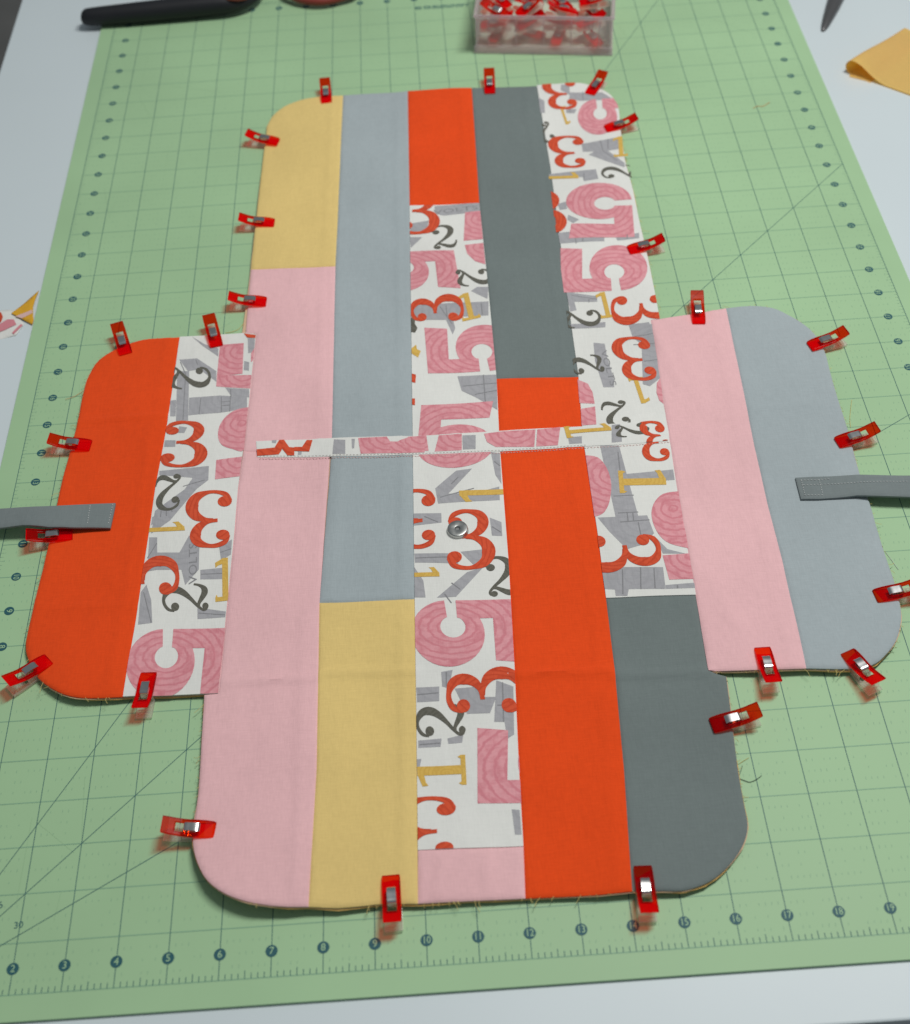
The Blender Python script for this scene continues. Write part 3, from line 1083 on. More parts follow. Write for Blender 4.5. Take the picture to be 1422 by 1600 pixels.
def word(key, s, p0, p1, hpx):
    """small lettering woven into the grey print, from p0 to p1"""
    a, b = np.array(on_cloth(*p0)), np.array(on_cloth(*p1))
    me = text_mesh(s, 1.0, 'LEFT')
    xs = [v.co.x for v in me.vertices]
    ys = [v.co.y for v in me.vertices]
    x0, x1, y0, y1 = min(xs), max(xs), min(ys), max(ys)
    d = b - a
    n = np.array([-d[1], d[0]]) / np.linalg.norm(d) * hpx
    pcs = []
    for p in me.polygons:
        pl = []
        for i in p.vertices:
            u = (me.vertices[i].co.x - x0) / (x1 - x0)
            v = (me.vertices[i].co.y - y0) / (y1 - y0)
            q = a + d * u + n * v
            pl.append((q[0], q[1], 0.1, 0.1))
        pcs.append(pl)
    o = decal(key, 'printed_word', 'pl', [pcs])
    return o


word('c3b', 'VOLTS', (678, 335), (747, 327), 0.20)
word('lb', 'VOLTS', (308, 912), (308, 848), 0.20)
word('c5a', 'VOLTS', (938, 548), (954, 603), 0.17)


# ---------------------------------------------------------------- binding strip across the middle
strip_top = [(400, 689), (455, 687), (520, 684), (580, 682), (645, 681), (710, 677), (780, 673), (845, 669), (908, 666), (955, 662), (1000, 659)]
strip_bot = [(1044, 688), (1000, 692), (955, 695), (914, 697), (845, 701.5), (780, 705), (710, 708), (645, 710), (580, 712), (500, 713.5), (455, 714), (402, 714)]
SZ = 0.019
spoly = [on_cloth(px, py, SZ) for px, py in strip_top + strip_bot]
strip = sheet('binding_strip', spoly, M['white'], lambda x, y: hgt(x, y) + SZ, bag, skirt=0.016, inset=0.05, dip=0.007)
patches['strip'] = (strip, spoly, SZ)
c = crop(370, 640, 4.903)
k = 'strip'
shape(k, c, 'p3', [(145, 360), (150, 310), (290, 296), (322, 348)], [(290, 296), (330, 232), (360, 232), (345, 315), (322, 348)], [(345, 300), (360, 232), (402, 292), (442, 296), (442, 356), (390, 356)], [(440, 292), (502, 290), (537, 238), (582, 238), (556, 326), (442, 322)])
shape(k, c, 'pg', [(745, 232), (832, 236), (832, 344), (733, 344)], [(880, 228), (906, 228), (900, 300), (884, 300)], [(270, 228), (310, 228), (300, 262), (270, 258)], [(470, 325), (500, 322), (496, 350), (468, 352)])
shape(k, c, 'p5', [(930, 222), (1150, 212), (1175, 248), (1180, 338), (950, 342)], [(1175, 248), (1270, 250), (1270, 338), (1180, 338)], [(1270, 250), (1315, 212), (1440, 205), (1440, 332), (1270, 336)])
c = crop(600, 280, 3.0913)
shape(k, c, 'p5', [(20, 1290), (120, 1248), (205, 1240), (216, 1315), (20, 1318)], [(245, 1318), (265, 1240), (376, 1232), (376, 1312)], [(483, 1232), (560, 1222), (732, 1212), (726, 1296), (540, 1296), (498, 1272)], [(740, 1212), (852, 1200), (840, 1288), (735, 1294)])
shape(k, c, 'pg', [(379, 1240), (443, 1238), (443, 1306), (381, 1308)], [(890, 1250), (956, 1244), (956, 1278), (895, 1282)], [(1100, 1190), (1140, 1185), (1150, 1270), (1100, 1275)])
num(k, c, '1', (868, 1198), (884, 1254), (1088, 1180))
num(k, c, '2', (1115, 1190), (1125, 1255), (1275, 1172))
num(k, c, '3', (1365, 1165), (1225, 1172), (1395, 1300))


def stitches(line, zf, m, parent, step=0.085, ln=0.05, r=0.011, zig=0.0):
    pts = []
    for i in range(len(line) - 1):
        a, b = np.array(line[i]), np.array(line[i + 1])
        n = max(1, int(np.linalg.norm(b - a) / step))
        pts += [(a + (b - a) * j / n, (b - a) / np.linalg.norm(b - a)) for j in range(n)]
    bm = bmesh.new()
    for i, (p, t) in enumerate(pts):
        nn = np.array([-t[1], t[0]]) * (zig if i % 2 else -zig)
        a, b = p - t * ln / 2 - nn, p + t * ln / 2 + nn
        m_ = (a + b) / 2
        za = zf(*a)
        tube(bm, [(*a, za), (*m_, zf(*m_) + r * 0.8), (*b, zf(*b))], r, 5)
    o = from_bm(bm, 'stitching', m, None, True)
    o.parent = parent
    return o


stitches([on_cloth(px, py + 3.2) for px, py in strip_bot], hgt, M['thread_p'], strip, 0.075, 0.05, 0.010, 0.012)
stitches([on_cloth(px, py - 1.5, SZ) for px, py in strip_bot[3:]], lambda x, y: hgt(x, y) + SZ, M['thread_w'], strip, 0.085, 0.05, 0.007)

# ---------------------------------------------------------------- straps
def strap(top, bot, zf, stitch_lines, thread):
    poly = [at(px, py, zf(px)) for px, py in top + bot[::-1]]
    # heights follow the distance along the strap
    ax = np.array(poly)
    x0 = [(px, at(px, py, zf(px))[0]) for px, py in top]

    def zz(x, y):
        xs = [q[1] for q in x0]
        zs = [zf(q[0]) for q in x0]
        if xs[0] > xs[-1]:
            xs, zs = xs[::-1], zs[::-1]
        return float(np.interp(x, xs, zs)) + 0.008 * math.sin(x * 4.0 + y)
    o = sheet('strap', poly, M['strap'], zz, bag, skirt=0.055, inset=0.04, dip=0.02, step=0.2)
    for ln in stitch_lines:
        stitches([at(px, py, zf(px)) for px, py in ln], lambda x, y: zz(x, y) + 0.002, thread, o, 0.075, 0.045, 0.008)
    return o


zl = lambda px: float(np.interp(px, [-260, 0, 40, 75, 110, 140, 172, 185], [0.08, 0.40, 0.46, 0.50, 0.44, 0.33, 0.24, 0.23]))
strap([(-200, 805), (-100, 799), (0, 793.5), (60, 790.5), (100, 788.5), (140, 787), (180, 785)],
      [(-200, 838), (-100, 835), (0, 824), (35, 820), (75, 821), (110, 821.5), (140, 823), (172, 824)],
      zl, [[(141, 791), (136, 820)], [(176, 789), (169, 821)]], M['thread_g'])
zr = lambda px: float(np.interp(px, [1240, 1260, 1300, 1340, 1380, 1422, 1480, 1640], [0.24, 0.25, 0.29, 0.33, 0.36, 0.37, 0.36, 0.10]))
strap([(1243, 746), (1270, 744), (1310, 742.5), (1340, 741), (1380, 741.5), (1422, 742), (1500, 745), (1620, 752)],
      [(1252, 779), (1280, 778.5), (1310, 776), (1340, 772.5), (1380, 774), (1422, 775), (1500, 779), (1620, 788)],
      zr, [[(1252, 751), (1300, 748)], [(1256, 758), (1300, 756), (1360, 753), (1422, 752)], [(1258, 774), (1290, 773)], [(1252, 751), (1258, 774)], [(1280, 750), (1286, 773)]], M['thread_g'])

# ---------------------------------------------------------------- magnetic snap
sx, sy = on_cloth(715, 827, 0.06)
snap_z = hgt(sx, sy)
bm = bmesh.new()
prof = [(0.0, 0.055), (0.040, 0.056), (0.052, 0.065), (0.056, 0.088), (0.066, 0.100), (0.085, 0.104), (0.15, 0.106), (0.205, 0.106), (0.232, 0.100), (0.246, 0.084), (0.250, 0.06), (0.252, 0.02), (0.262, 0.004), (0.265, -0.01)]
n = 40
rings = []
for r, z in prof:
    rings.append([bm.verts.new(((sx + r * math.cos(2 * math.pi * q / n)) * IN, (sy + r * math.sin(2 * math.pi * q / n)) * IN, (snap_z + 0.012 + z) * IN)) for q in range(n)] if r > 0 else
                 [bm.verts.new((sx * IN, sy * IN, (snap_z + 0.012 + z) * IN))])
for i in range(len(rings) - 1):
    for q in range(n):
        a, b = rings[i], rings[i + 1]
        if len(a) == 1:
            bm.faces.new((a[0], b[q], b[(q + 1) % n]))
        else:
            bm.faces.new((a[q], b[q], b[(q + 1) % n], a[(q + 1) % n]))
bmesh.ops.recalc_face_normals(bm, faces=bm.faces)
snap = part_in(bag, from_bm(bm, 'magnetic_snap', M['snap'], None, True))
snap.data.set_sharp_from_angle(angle=math.radians(28))
snap['label'] = 'round dark metal magnetic snap'

# frayed edges: loose yarn ends along the raw cut edges
bm = bmesh.new()
rg = random.Random(11)
for line, out in ((TOPR, 1), (BOTR, 1), (BOTL, -1), (LW, -1), (RW, 1), ([(990, 1391), (821, 1403), (653, 1411), (482, 1416)], 0), ([(1110, 1047), (1260, 1044), (1331, 1045)], 0)):
    w = W(line)
    for i in range(len(w) - 1):
        a, b = np.array(w[i]), np.array(w[i + 1])
        L = np.linalg.norm(b - a)
        for q in range(int(L * 6)):
            p = a + (b - a) * rg.random()
            t = (b - a) / L
            nn = np.array([t[1], -t[0]])
            cx, cy = at(700, 760)
            if np.dot(nn, p - np.array([cx, cy])) < 0:
                nn = -nn
            ln = rg.uniform(0.02, 0.10) if rg.random() < 0.93 else rg.uniform(0.12, 0.26)
            e = p + nn * ln + t * rg.uniform(-1, 1) * ln
            z = hgt(*p) - 0.02
            m_ = (p + e) / 2 + t * rg.uniform(-0.3, 0.3) * ln
            tube(bm, [(*p, z), (*m_, z + rg.uniform(-0.02, 0.01)), (*e, max(0.02, z - rg.uniform(0, 0.06)))], 0.0055, 4, False)
tag(part_in(bag, from_bm(bm, 'frayed_yarn', M['thread_y'])), kind='stuff')


# ---------------------------------------------------------------- sewing clips
def plate(stations, ys, mask, bev):
    """solid from stations (x, z_bottom, z_top, halfwidth factor) and cross positions ys; mask[i][j] keeps a cell"""
    bm = bmesh.new()
    T, B = {}, {}
    for i, (x, zb, zt, k) in enumerate(stations):
        for j, y in enumerate(ys):
            T[i, j] = bm.verts.new((x * IN, y * k * IN, zt * IN))
            B[i, j] = bm.verts.new((x * IN, y * k * IN, zb * IN))
    keep = lambda i, j: 0 <= i < len(stations) - 1 and 0 <= j < len(ys) - 1 and mask(i, j)
    for i in range(len(stations) - 1):
        for j in range(len(ys) - 1):
            if not keep(i, j):
                continue
            bm.faces.new((T[i, j], T[i + 1, j], T[i + 1, j + 1], T[i, j + 1]))
            bm.faces.new((B[i, j + 1], B[i + 1, j + 1], B[i + 1, j], B[i, j]))
            for di, dj, a, b in ((-1, 0, (i, j + 1), (i, j)), (1, 0, (i + 1, j), (i + 1, j + 1)), (0, -1, (i, j), (i + 1, j)), (0, 1, (i + 1, j + 1), (i, j + 1))):
                if not keep(i + di, j + dj):
                    bm.faces.new((T[a], B[a], B[b], T[b])[::-1])
    bmesh.ops.delete(bm, geom=[v for v in bm.verts if not v.link_faces], context='VERTS')
    bmesh.ops.recalc_face_normals(bm, faces=bm.faces)
    es = [e for e in bm.edges if len(e.link_faces) == 2 and e.calc_face_angle(0) > 0.9]
    bmesh.ops.bevel(bm, geom=es, offset=bev * IN, segments=2, affect='EDGES', profile=0.6, clamp_overlap=True)
    return bm


def clip_meshes():
    ys = (-0.185, -0.098, 0.098, 0.185)
    up = [(0.0, 0.165, 0.205, 0.93), (0.05, 0.168, 0.235, 0.98), (0.20, 0.185, 0.270, 1.0), (0.36, 0.205, 0.290, 1.0), (0.50, 0.225, 0.298, 1.0),
          (0.68, 0.268, 0.330, 1.0), (0.80, 0.312, 0.372, 1.0), (0.92, 0.366, 0.425, 1.0), (1.05, 0.430, 0.486, 0.97)]
    me1 = bpy.data.meshes.new('upper_jaw')
    b = plate(up, ys, lambda i, j: not (j == 1 and i in (3, 4, 5)), 0.014)
    b.to_mesh(me1)
    b.free()
    lo = [(0.0, 0.008, 0.050, 0.93), (0.20, 0.006, 0.060, 1.0), (0.38, 0.006, 0.065, 1.0), (0.56, 0.006, 0.062, 1.0), (0.72, 0.006, 0.060, 1.0), (0.88, 0.010, 0.062, 1.0), (1.08, 0.024, 0.070, 0.97)]
    me2 = bpy.data.meshes.new('lower_jaw')
    b = plate(lo, ys, lambda i, j: not (j == 1 and i in (2, 3)), 0.012)
    # ribs on the clear plastic lever
    for q in (0.82, 0.90, 0.98):
        box_bm(b, q - 0.012, q + 0.012, -0.14, 0.14, 0.060, 0.085, 0.005)
    for s in (-1, 1):
        box_bm(b, 0.40, 0.66, s * 0.150 - 0.018, s * 0.150 + 0.018, 0.06, 0.19, 0.006)
    b.to_mesh(me2)
    b.free()
    # spring: a bent steel band through both openings
    path = catmull([(0.30, 0.302, 0), (0.335, 0.330, 0), (0.40, 0.345, 0), (0.50, 0.350, 0), (0.585, 0.352, 0), (0.625, 0.325, 0), (0.635, 0.25, 0), (0.635, 0.12, 0), (0.62, 0.03, 0), (0.57, 0.010, 0), (0.46, 0.010, 0), (0.40, 0.030, 0)], 4)
    b = bmesh.new()
    rows = []
    for i, p in enumerate(path):
        t = path[min(i + 1, len(path) - 1)] - path[max(i - 1, 0)]
        t = t / np.linalg.norm(t)
        nx, nz = t[1] * 0.008, -t[0] * 0.008
        rows.append([b.verts.new(((p[0] + s * nx) * IN, y * IN, (p[1] + s * nz) * IN)) for s, y in ((-1, -0.088), (1, -0.088), (1, 0.088), (-1, 0.088))])
    for i in range(len(rows) - 1):
        for q in range(4):
            b.faces.new((rows[i][q], rows[i][(q + 1) % 4], rows[i + 1][(q + 1) % 4], rows[i + 1][q]))
    b.faces.new(rows[0][::-1])
    b.faces.new(rows[-1])
    bmesh.ops.recalc_face_normals(b, faces=b.faces)
    me3 = bpy.data.meshes.new('spring')
    b.to_mesh(me3)
    b.free()
    for p in me3.polygons:
        p.use_smooth = True
    me3.set_sharp_from_angle(angle=math.radians(40))
    me1.materials.append(M['red'])
    me2.materials.append(M['clear'])
    me3.materials.append(M['steel'])
    return me1, me2, me3


CM = clip_meshes()


def sewing_clip(loc, rot, label, group):
    e = empty('sewing_clip')
    e.location = Vector(loc) * IN
    e.rotation_euler = rot
    tag(e, label, 'clip', group)
    for nm, me in zip(('upper_jaw', 'lower_jaw', 'spring'), CM):
        link(nm, me, None, e)
    return e


CLIPS = [
    ((510.6, 161), (507, 120), 'red sewing clip on the far edge of the yellow patch'),
    ((766, 145), (764, 106), 'red sewing clip on the far edge of the long dark grey patch'),
    ((921, 147), (943, 110), 'red sewing clip at the start of the numeral print column\'s rounded far corner'),
    ((948, 200.6), (993, 181), 'red sewing clip on the numeral print column just past its rounded far corner'),
    ((984, 390), (1035, 370), 'red sewing clip on the numeral print column\'s long outer edge, below its rounded corner'),
    ((432, 221), (388, 206), 'red sewing clip on the yellow patch beside its rounded corner'),
    ((426, 347.7), (375.7, 337.5), 'red sewing clip on the outer yellow edge just above the pink patch'),
    ((413.5, 471), (359.5, 461), 'red sewing clip on the pink patch just above the numeral print of the orange wing'),
    ((338.6, 540), (325.7, 491.4), 'red sewing clip on the numeral print end of the orange wing, beside the pink column'),
    ((196.8, 553), (181.6, 503.5), 'red sewing clip at the far rounded corner of the orange wing'),
    ((140, 695.6), (77, 684), 'red sewing clip on the orange wing\'s outer edge, beyond its grey strap'),
    ((110, 834), (43.3, 834), 'red sewing clip half under the grey strap of the orange wing'),
    ((72.2, 1032), (12.3, 1060.4), 'red sewing clip at the near rounded corner of the orange wing'),
    ((232, 1055), (218.5, 1099.6), 'red sewing clip on the pink number five at the near edge of the orange wing'),
    ((333.7, 1296), (254, 1286), 'red sewing clip on the long pink patch above its rounded near corner'),
    ((610.7, 1372), (612.6, 1434), 'red sewing clip on the near edge of the yellow patch above ruler number 9'),
    ((1004.8, 1357.7), (1015, 1418.8), 'red sewing clip at the seam of orange and dark grey above ruler number 14'),
    ((1114.3, 1132.8), (1185, 1108), 'red sewing clip on the outer edge of the near dark grey patch'),
    ((1192.3, 1016.2), (1208.5, 1058), 'red sewing clip on the near edge of the pink wing strip'),
    ((1328, 1022), (1369.8, 1058.7), 'red sewing clip at the near rounded corner of the light grey wing, set askew'),
    ((1368.6, 930.8), (1440, 910), 'red sewing clip on the light grey wing between its strap and near rounded corner'),
    ((1309.5, 690.6), (1370, 666), 'red sewing clip on the light grey wing just beyond its grey strap'),
    ((1267.5, 540), (1320.4, 515), 'red sewing clip at the far rounded corner of the light grey wing'),
    ((1092.5, 504), (1089.4, 454.4), 'red sewing clip on the far edge of the pink wing strip, pointing straight away'),
]
for tip, lev, lab in CLIPS:
    dz = 0.0
    for _ in range(3):
        t = np.array(at(*tip, 0.20 + dz))
        q = np.array(at(*lev, 0.47 + dz))
        dz = max(0.0, hgt(*t) - 0.165)
        if tip[0] > 1040 and 470 < tip[1] < 1040:
            dz += 0.02
    mid = (t + q) / 2
    d = (q - t) / np.linalg.norm(q - t)
    s = mid - d * 0.525
    sewing_clip((s[0], s[1], dz * 0.75), (0, 0, math.atan2(d[1], d[0])), lab, 'red clips round the patchwork edge')

# ---------------------------------------------------------------- clear box of clips
bx, by = at(741, 84, 0)
bx2, by2 = at(957, 88, 0)
ba = math.atan2(by2 - by, bx2 - bx)
bw = math.hypot(bx2 - bx, by2 - by)
boxe = tag(empty('clip_box', bx, by, 0.008, ba), 'clear plastic box with a snap lid, filled with red sewing clips', 'box')
BH = 1.40
BD = 3.6


def boxpart(name, *bxs, bev=0.03):
    bm = bmesh.new()
    for b in bxs:
        box_bm(bm, *b, bev)
    return from_bm(bm, name, M['box'], boxe)


boxpart('box_floor', (0.0, bw, 0.0, BD, 0.0, 0.05))
boxpart('front_wall', (0.06, bw - 0.06, 0.06, 0.11, 0.052, BH))
boxpart('back_wall', (0.06, bw - 0.06, BD - 0.11, BD - 0.06, 0.052, BH))
boxpart('side_wall', (0.06, 0.11, 0.112, BD - 0.112, 0.052, BH))
boxpart('side_wall', (bw - 0.11, bw - 0.06, 0.112, BD - 0.112, 0.052, BH))
boxpart('rim', (0.0, bw, 0.0, 0.055, BH - 0.09, BH + 0.03), (0.0, 0.055, 0.06, BD, BH - 0.09, BH + 0.03), (bw - 0.055, bw, 0.06, BD, BH - 0.09, BH + 0.03))
boxpart('base_flange', (0.0, bw, 0.0, 0.055, 0.052, 0.30), bev=0.015)
for q in range(5):
    x = 0.5 + q * (bw - 1.0) / 4
    boxpart('rib', (x - 0.03, x + 0.03, 0.015, 0.058, 0.31, BH - 0.1), bev=0.01)
rg = random.Random(5)
ca, sa = math.cos(ba), math.sin(ba)
for lvl, z0, cnt in ((0, 0.07, 8), (2, 0.53, 8), (1, 0.98, 3)):
    for q in range(cnt):
        col_, row = q % 4, q // 4
        lx = 0.75 + col_ * (bw - 1.5) / 3 + rg.uniform(-0.08, 0.08)
        ly = 0.80 + row * 1.45 + rg.uniform(-0.16, 0.16)
        a = rg.choice((0.2, 3.3, 0.9, 2.4, 1.5)) + rg.uniform(-0.3, 0.3)
        if lvl == 1 and row == 0 and col_ >= 2:
            a = 0.25 if col_ == 3 else 3.25
        lx -= 0.52 * math.cos(a)
        ly -= 0.52 * math.sin(a)
        wx, wy = bx + lx * ca - ly * sa, by + lx * sa + ly * ca
        sewing_clip((wx, wy, z0), (rg.uniform(-0.35, 0.35) if lvl == 1 else rg.uniform(-0.06, 0.06), rg.uniform(-0.22, 0.1) if lvl == 1 else 0.0, a + ba),
                    'red sewing clip heaped inside the clear plastic box', 'clips in the clear box')

# ---------------------------------------------------------------- shears (handles in view)
sh = tag(empty('fabric_shears', 2.5, 37.2, 0), 'black handled fabric shears lying across the far end of the mat', 'scissors')


def bow(name, pts, r, m):
    bm = bmesh.new()
    c_ = catmull(pts + [pts[0]], 5)
    tube(bm, [tuple(p[:3]) for p in c_], [float(p[3]) for p in c_], 12, False)
    return part_in(sh, from_bm(bm, name, m, None, True))


def P3(px, py, z, r):
    return (*at(px, py, z), z, r)


def bar(name, pts, m):
    bm = bmesh.new()
    c_ = catmull(pts, 6)
    tube(bm, [tuple(p[:3]) for p in c_], [max(0.02, float(p[3])) for p in c_], 14, True)
    return part_in(sh, from_bm(bm, name, m, None, True))


bar('handle', [P3(128, 26, 0.36, 0.06), P3(131, 26, 0.36, 0.22), P3(142, 26, 0.36, 0.31), P3(200, 21, 0.38, 0.36), P3(260, 15, 0.40, 0.38), P3(320, 9, 0.42, 0.38), P3(365, 5, 0.42, 0.33), P3(395, -2, 0.40, 0.17), P3(408, -16, 0.36, 0.15), (5.5, 37.9, 0.30, 0.20), (5.2, 38.6, 0.22, 0.2)], M['black'])
bow('handle_bow', [P3(448, -10, 0.30, 0.14), P3(470, -1, 0.26, 0.15), P3(500, 2, 0.26, 0.15), P3(530, -4, 0.28, 0.16), P3(556, -20, 0.34, 0.20), (8.6, 38.4, 0.38, 0.28), (7.4, 39.0, 0.40, 0.28), (6.4, 38.3, 0.38, 0.24), (6.0, 37.2, 0.32, 0.16)], 0.2, M['maroon'])
bar('grip_inlay', [P3(340, -6, 0.70, 0.05), P3(362, -3, 0.74, 0.10), P3(382, -5, 0.66, 0.12), P3(396, -12, 0.52, 0.06)], M['maroon'])
for a, b in (((4.9, 38.5), (6.9, 47.0)), ((6.9, 38.9), (5.6, 47.0))):
    bm = bmesh.new()
    d = Vector((b[0] - a[0], b[1] - a[1], 0)).normalized()
    n_ = Vector((-d.y, d.x, 0))
    o_ = 0.10 if a[0] < 5 else 0.22
    ptsb = [(Vector((*a, 0)), 0.34), (Vector((*a, 0)) + d * 2.4, 0.42), (Vector((*a, 0)) + d * 5.5, 0.34), (Vector((*b, 0)), 0.03)]
    up_, dn_ = [], []
    for p, w in ptsb:
        up_.append([bm.verts.new((p + n_ * s * w + Vector((0, 0, o_ + 0.10))) * IN) for s in (-1, 1)])
        dn_.append([bm.verts.new((p + n_ * s * w + Vector((0, 0, o_))) * IN) for s in (-1, 1)])
    for i in range(3):
        bm.faces.new((up_[i][0], up_[i + 1][0], up_[i + 1][1], up_[i][1]))
        bm.faces.new((dn_[i][1], dn_[i + 1][1], dn_[i + 1][0], dn_[i][0]))
        for s in (0, 1):
            bm.faces.new((up_[i][s], dn_[i][s], dn_[i + 1][s], up_[i + 1][s]))
    for i in (0, 3):
        bm.faces.new((up_[i][0], up_[i][1], dn_[i][1], dn_[i][0]))
    bmesh.ops.recalc_face_normals(bm, faces=bm.faces)
    part_in(sh, from_bm(bm, 'blade', M['steel']))

# ---------------------------------------------------------------- dark pointed tool on the table
tx, ty = at(1285, 50, TOPZ)
tool = tag(empty('pointed_tool', tx, ty, TOPZ), 'dark grey metal blade with a rounded point lying on the white table', 'blade')
d = np.array(at(1303, 0, TOPZ)) - np.array([tx, ty])
d /= np.linalg.norm(d)
nn = np.array([d[1], -d[0]])
bm = bmesh.new()
rows = []
for s, w, h, off in ((0.0, 0.035, 0.05, 0.0), (0.10, 0.085, 0.09, 0.01), (0.35, 0.135, 0.13, 0.02), (0.9, 0.195, 0.17, 0.03), (1.6, 0.25, 0.20, 0.05), (2.6, 0.31, 0.22, 0.06), (4.0, 0.34, 0.24, 0.06), (5.5, 0.30, 0.24, 0.06)):
    cpt = np.array([tx, ty]) + d * s + nn * off
    row = []
    for q in range(9):
        a = math.pi * q / 8
        p = cpt + nn * w * math.cos(a)
        row.append(bm.verts.new((p[0] * IN, p[1] * IN, (TOPZ + 0.012 + h * math.sin(a) ** 0.8) * IN)))
    rows.append(row)
for i in range(len(rows) - 1):
    for q in range(8):
        bm.faces.new((rows[i][q], rows[i][q + 1], rows[i + 1][q + 1], rows[i + 1][q]))
    bm.faces.new((rows[i][8], rows[i][0], rows[i + 1][0], rows[i + 1][8]))
bm.faces.new(rows[0])
bm.faces.new(rows[-1][::-1])
bmesh.ops.recalc_face_normals(bm, faces=bm.faces)
part_in(tool, from_bm(bm, 'blade', M['blade'], None, True))
bm = bmesh.new()
p0 = np.array([tx, ty]) + d * 5.4 + nn * 0.06
p1 = p0 + d * 4
tube(bm, [(*p0, TOPZ + 0.30), (*(p0 + d * 0.3), TOPZ + 0.36), (*(p0 + d * 2), TOPZ + 0.38), (*p1, TOPZ + 0.32)], [0.26, 0.34, 0.36, 0.28], 12)
part_in(tool, from_bm(bm, 'handle', M['black'], None, True))

# ---------------------------------------------------------------- yellow folded scrap on the table
A = np.array(at(1331, 108, TOPZ + 0.2))
B = np.array(at(1394, 62, TOPZ + 0.2))
fd = (B - A) / np.linalg.norm(B - A)
pd = np.array([fd[1], -fd[0]])
scr = bmesh.new()
ns, nt_ = 14, 34
V = {}
for i in range(ns + 1):
    s = i / ns * 3.3
    R0 = 0.24 * (1 - 0.16 * s) + 0.01 * math.sin(s * 2)
    for j in range(nt_ + 1):
        t = j / nt_
        if t < 0.28:                       # under layer, from its free end to the roll
            u = (0.28 - t) / 0.28 * 0.75
            q, z = u + 0.02, 0.015 + 0.01 * math.sin(u * 5)
            s_ = s - 0.16 * (1 - min(1, u / 0.6))
        elif t < 0.58:                     # the roll
            a = math.pi * (t - 0.28) / 0.30
            q, z = -R0 * 1.05 * math.sin(a), 0.015 + R0 * (1 - math.cos(a))
            s_ = s
        else:                              # top layer falling away
            u = (t - 0.58) / 0.42 * 3.4
            q = u
            z = max(0.045, 0.015 + 2 * R0 * math.exp(-(u / 0.72) ** 2) + 0.035 * math.sin(u * 1.7 + s) * math.exp(-u))
            s_ = s + 0.10 * u
        p = A + fd * s_ + pd * q
        V[i, j] = scr.verts.new((p[0] * IN, p[1] * IN, (TOPZ + z) * IN))
for i in range(ns):
    for j in range(nt_):
        scr.faces.new((V[i, j], V[i + 1, j], V[i + 1, j + 1], V[i, j + 1]))
o = from_bm(scr, 'fabric_scrap', M['thin'], None, True)
tag(o, 'yellow cotton scrap folded over into a soft roll on the white table', 'fabric')


def scrap(name, pts, m, z, label, extra=()):
    bm = bmesh.new()
    f = bm.faces.new([bm.verts.new((*[v * IN for v in at(px, py, z)], z * IN)) for px, py in pts])
    f.normal_update()
    if f.normal.z < 0:
        f.normal_flip()
    bmesh.ops.triangulate(bm, faces=[f])
    grid_cut(bm, 0.15)
    for v in bm.verts:
        v.co.z += 0.012 * IN * math.sin(v.co.x / IN * 5 + v.co.y / IN * 3)
    bmesh.ops.recalc_face_normals(bm, faces=bm.faces)
    o = from_bm(bm, name, m, None, True)
    md = o.modifiers.new('thickness', 'SOLIDIFY')
    md.thickness = 0.012 * IN
    md.offset = 1
    tag(o, label, 'fabric')
    for nm, poly, mm, dz in extra:
        bm = bmesh.new()
        f = bm.faces.new([bm.verts.new((*[v * IN for v in at(px, py, z)], 0)) for px, py in poly])
        f.normal_update()
        if f.normal.z < 0:
            f.normal_flip()
        bmesh.ops.triangulate(bm, faces=[f])
        grid_cut(bm, 0.15)
        for v in bm.verts:
            v.co.z = (z + 0.012 * math.sin(v.co.x / IN * 5 + v.co.y / IN * 3) + 0.014 + dz) * IN
        bm.normal_update()
        for f in bm.faces:
            if f.normal.z < 0:
                f.normal_flip()
        from_bm(bm, nm, mm, o, True)
    return o


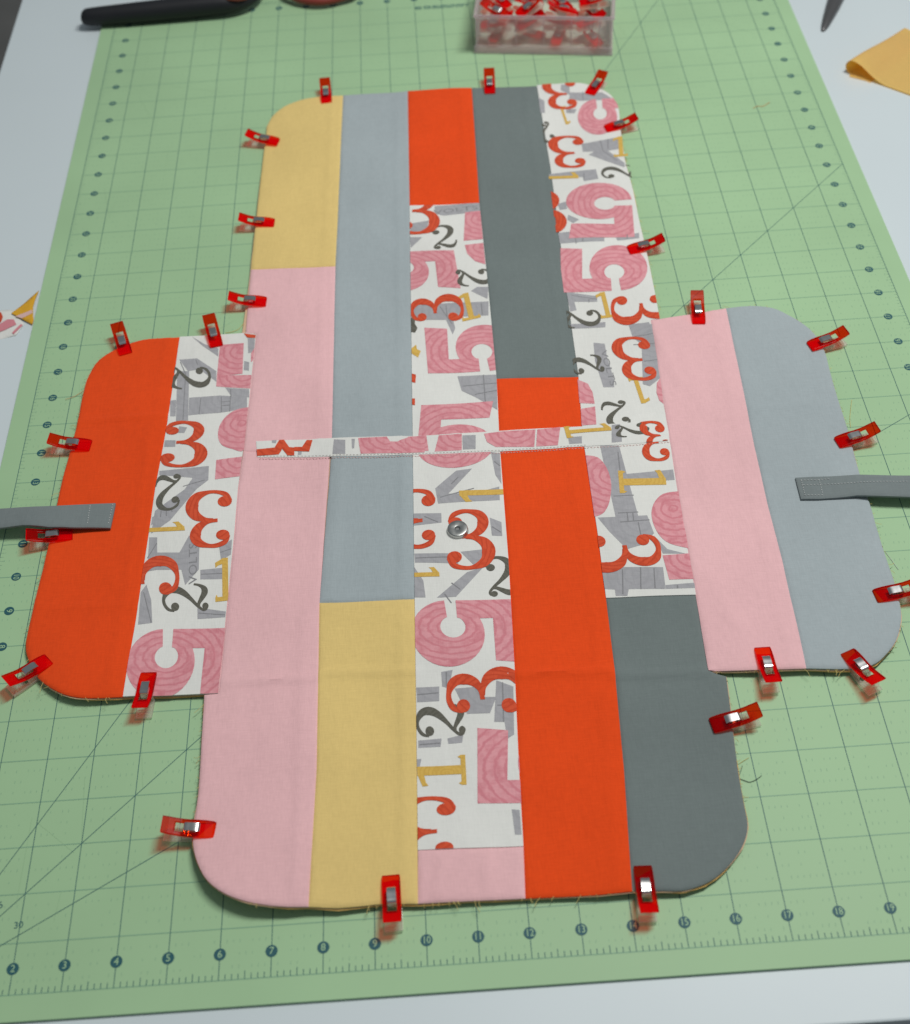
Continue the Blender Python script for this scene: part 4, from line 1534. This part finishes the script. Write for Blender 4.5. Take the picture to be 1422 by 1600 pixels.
scrap('fabric_scrap', [(-60, 500), (-10, 486), (19, 484), (38, 506), (25, 524), (-10, 532), (-60, 540)], M['white'], TOPZ + 0.016,
      'white cotton scrap printed with pink and orange, beside the mat edge',
      (('printed_five', [(-40, 528), (-10, 512), (12, 500), (22, 500), (26, 508), (8, 516), (-10, 522), (-40, 538)], M['p5'], 0.003),
       ('printed_three', [(-20, 490), (2, 489), (5, 496), (2, 504), (-20, 506)], M['p3'], 0.006),
       ('printed_two', [(33, 507), (36, 509), (22, 523), (19, 521)], M['p5'], 0.006)))
scrap('fabric_scrap', [(61, 455), (56, 466), (51.5, 480), (51.5, 493), (52.5, 499), (50.5, 507), (18, 490)], M['deep'], TOPZ + 0.05,
      'small pointed yellow cotton scrap touching the mat edge',
      (('selvedge_stripe', [(24, 495), (50, 484), (51, 489), (34, 498)], M['thread_p'], 0.003),))


# ---------------------------------------------------------------- loose threads
def thread(pts, m, label, z=0.012, r=0.006):
    bm = bmesh.new()
    c_ = catmull([(*at(px, py, z), z + (0.008 if i % 2 else 0)) for i, (px, py) in enumerate(pts)], 5)
    tube(bm, [tuple(p) for p in c_], r, 5)
    tag(from_bm(bm, 'loose_thread', m), label, 'thread', 'loose threads on the mat')


thread([(1177, 169), (1184, 166), (1192, 166), (1203, 160)], M['thread_o'], 'short orange thread alone on the open mat beyond the light grey wing', r=0.008)
thread([(1331, 625), (1329, 642), (1328, 655), (1329, 668)], M['thread_y'], 'fine yellow thread by the clip on the light grey wing')
thread([(102, 624), (110, 622), (119, 618), (131, 610)], M['thread_o'], 'orange thread trailing from the outer edge of the orange wing', z=0.03)
thread([(1154, 1216), (1164, 1220), (1172, 1222), (1182, 1218), (1190, 1212)], M['thread_d'], 'dark grey thread curling off the edge of the near dark grey patch', r=0.007)
thread([(1155, 1212), (1158, 1204), (1160, 1196)], M['thread_d'], 'very short dark thread standing off the near dark grey patch', r=0.006)
thread([(1154, 1194), (1162, 1189), (1170, 1184)], M['thread_y'], 'pale thread lying off the near dark grey patch', r=0.005)
thread([(1384, 863), (1391, 872), (1398, 882), (1404, 890)], M['thread_g'], 'grey thread beside the near part of the light grey wing', r=0.005)
thread([(352, 520), (362, 519), (373, 514), (381, 505)], M['thread_y'], 'olive thread in the corner of pink patch and orange wing print', r=0.007)
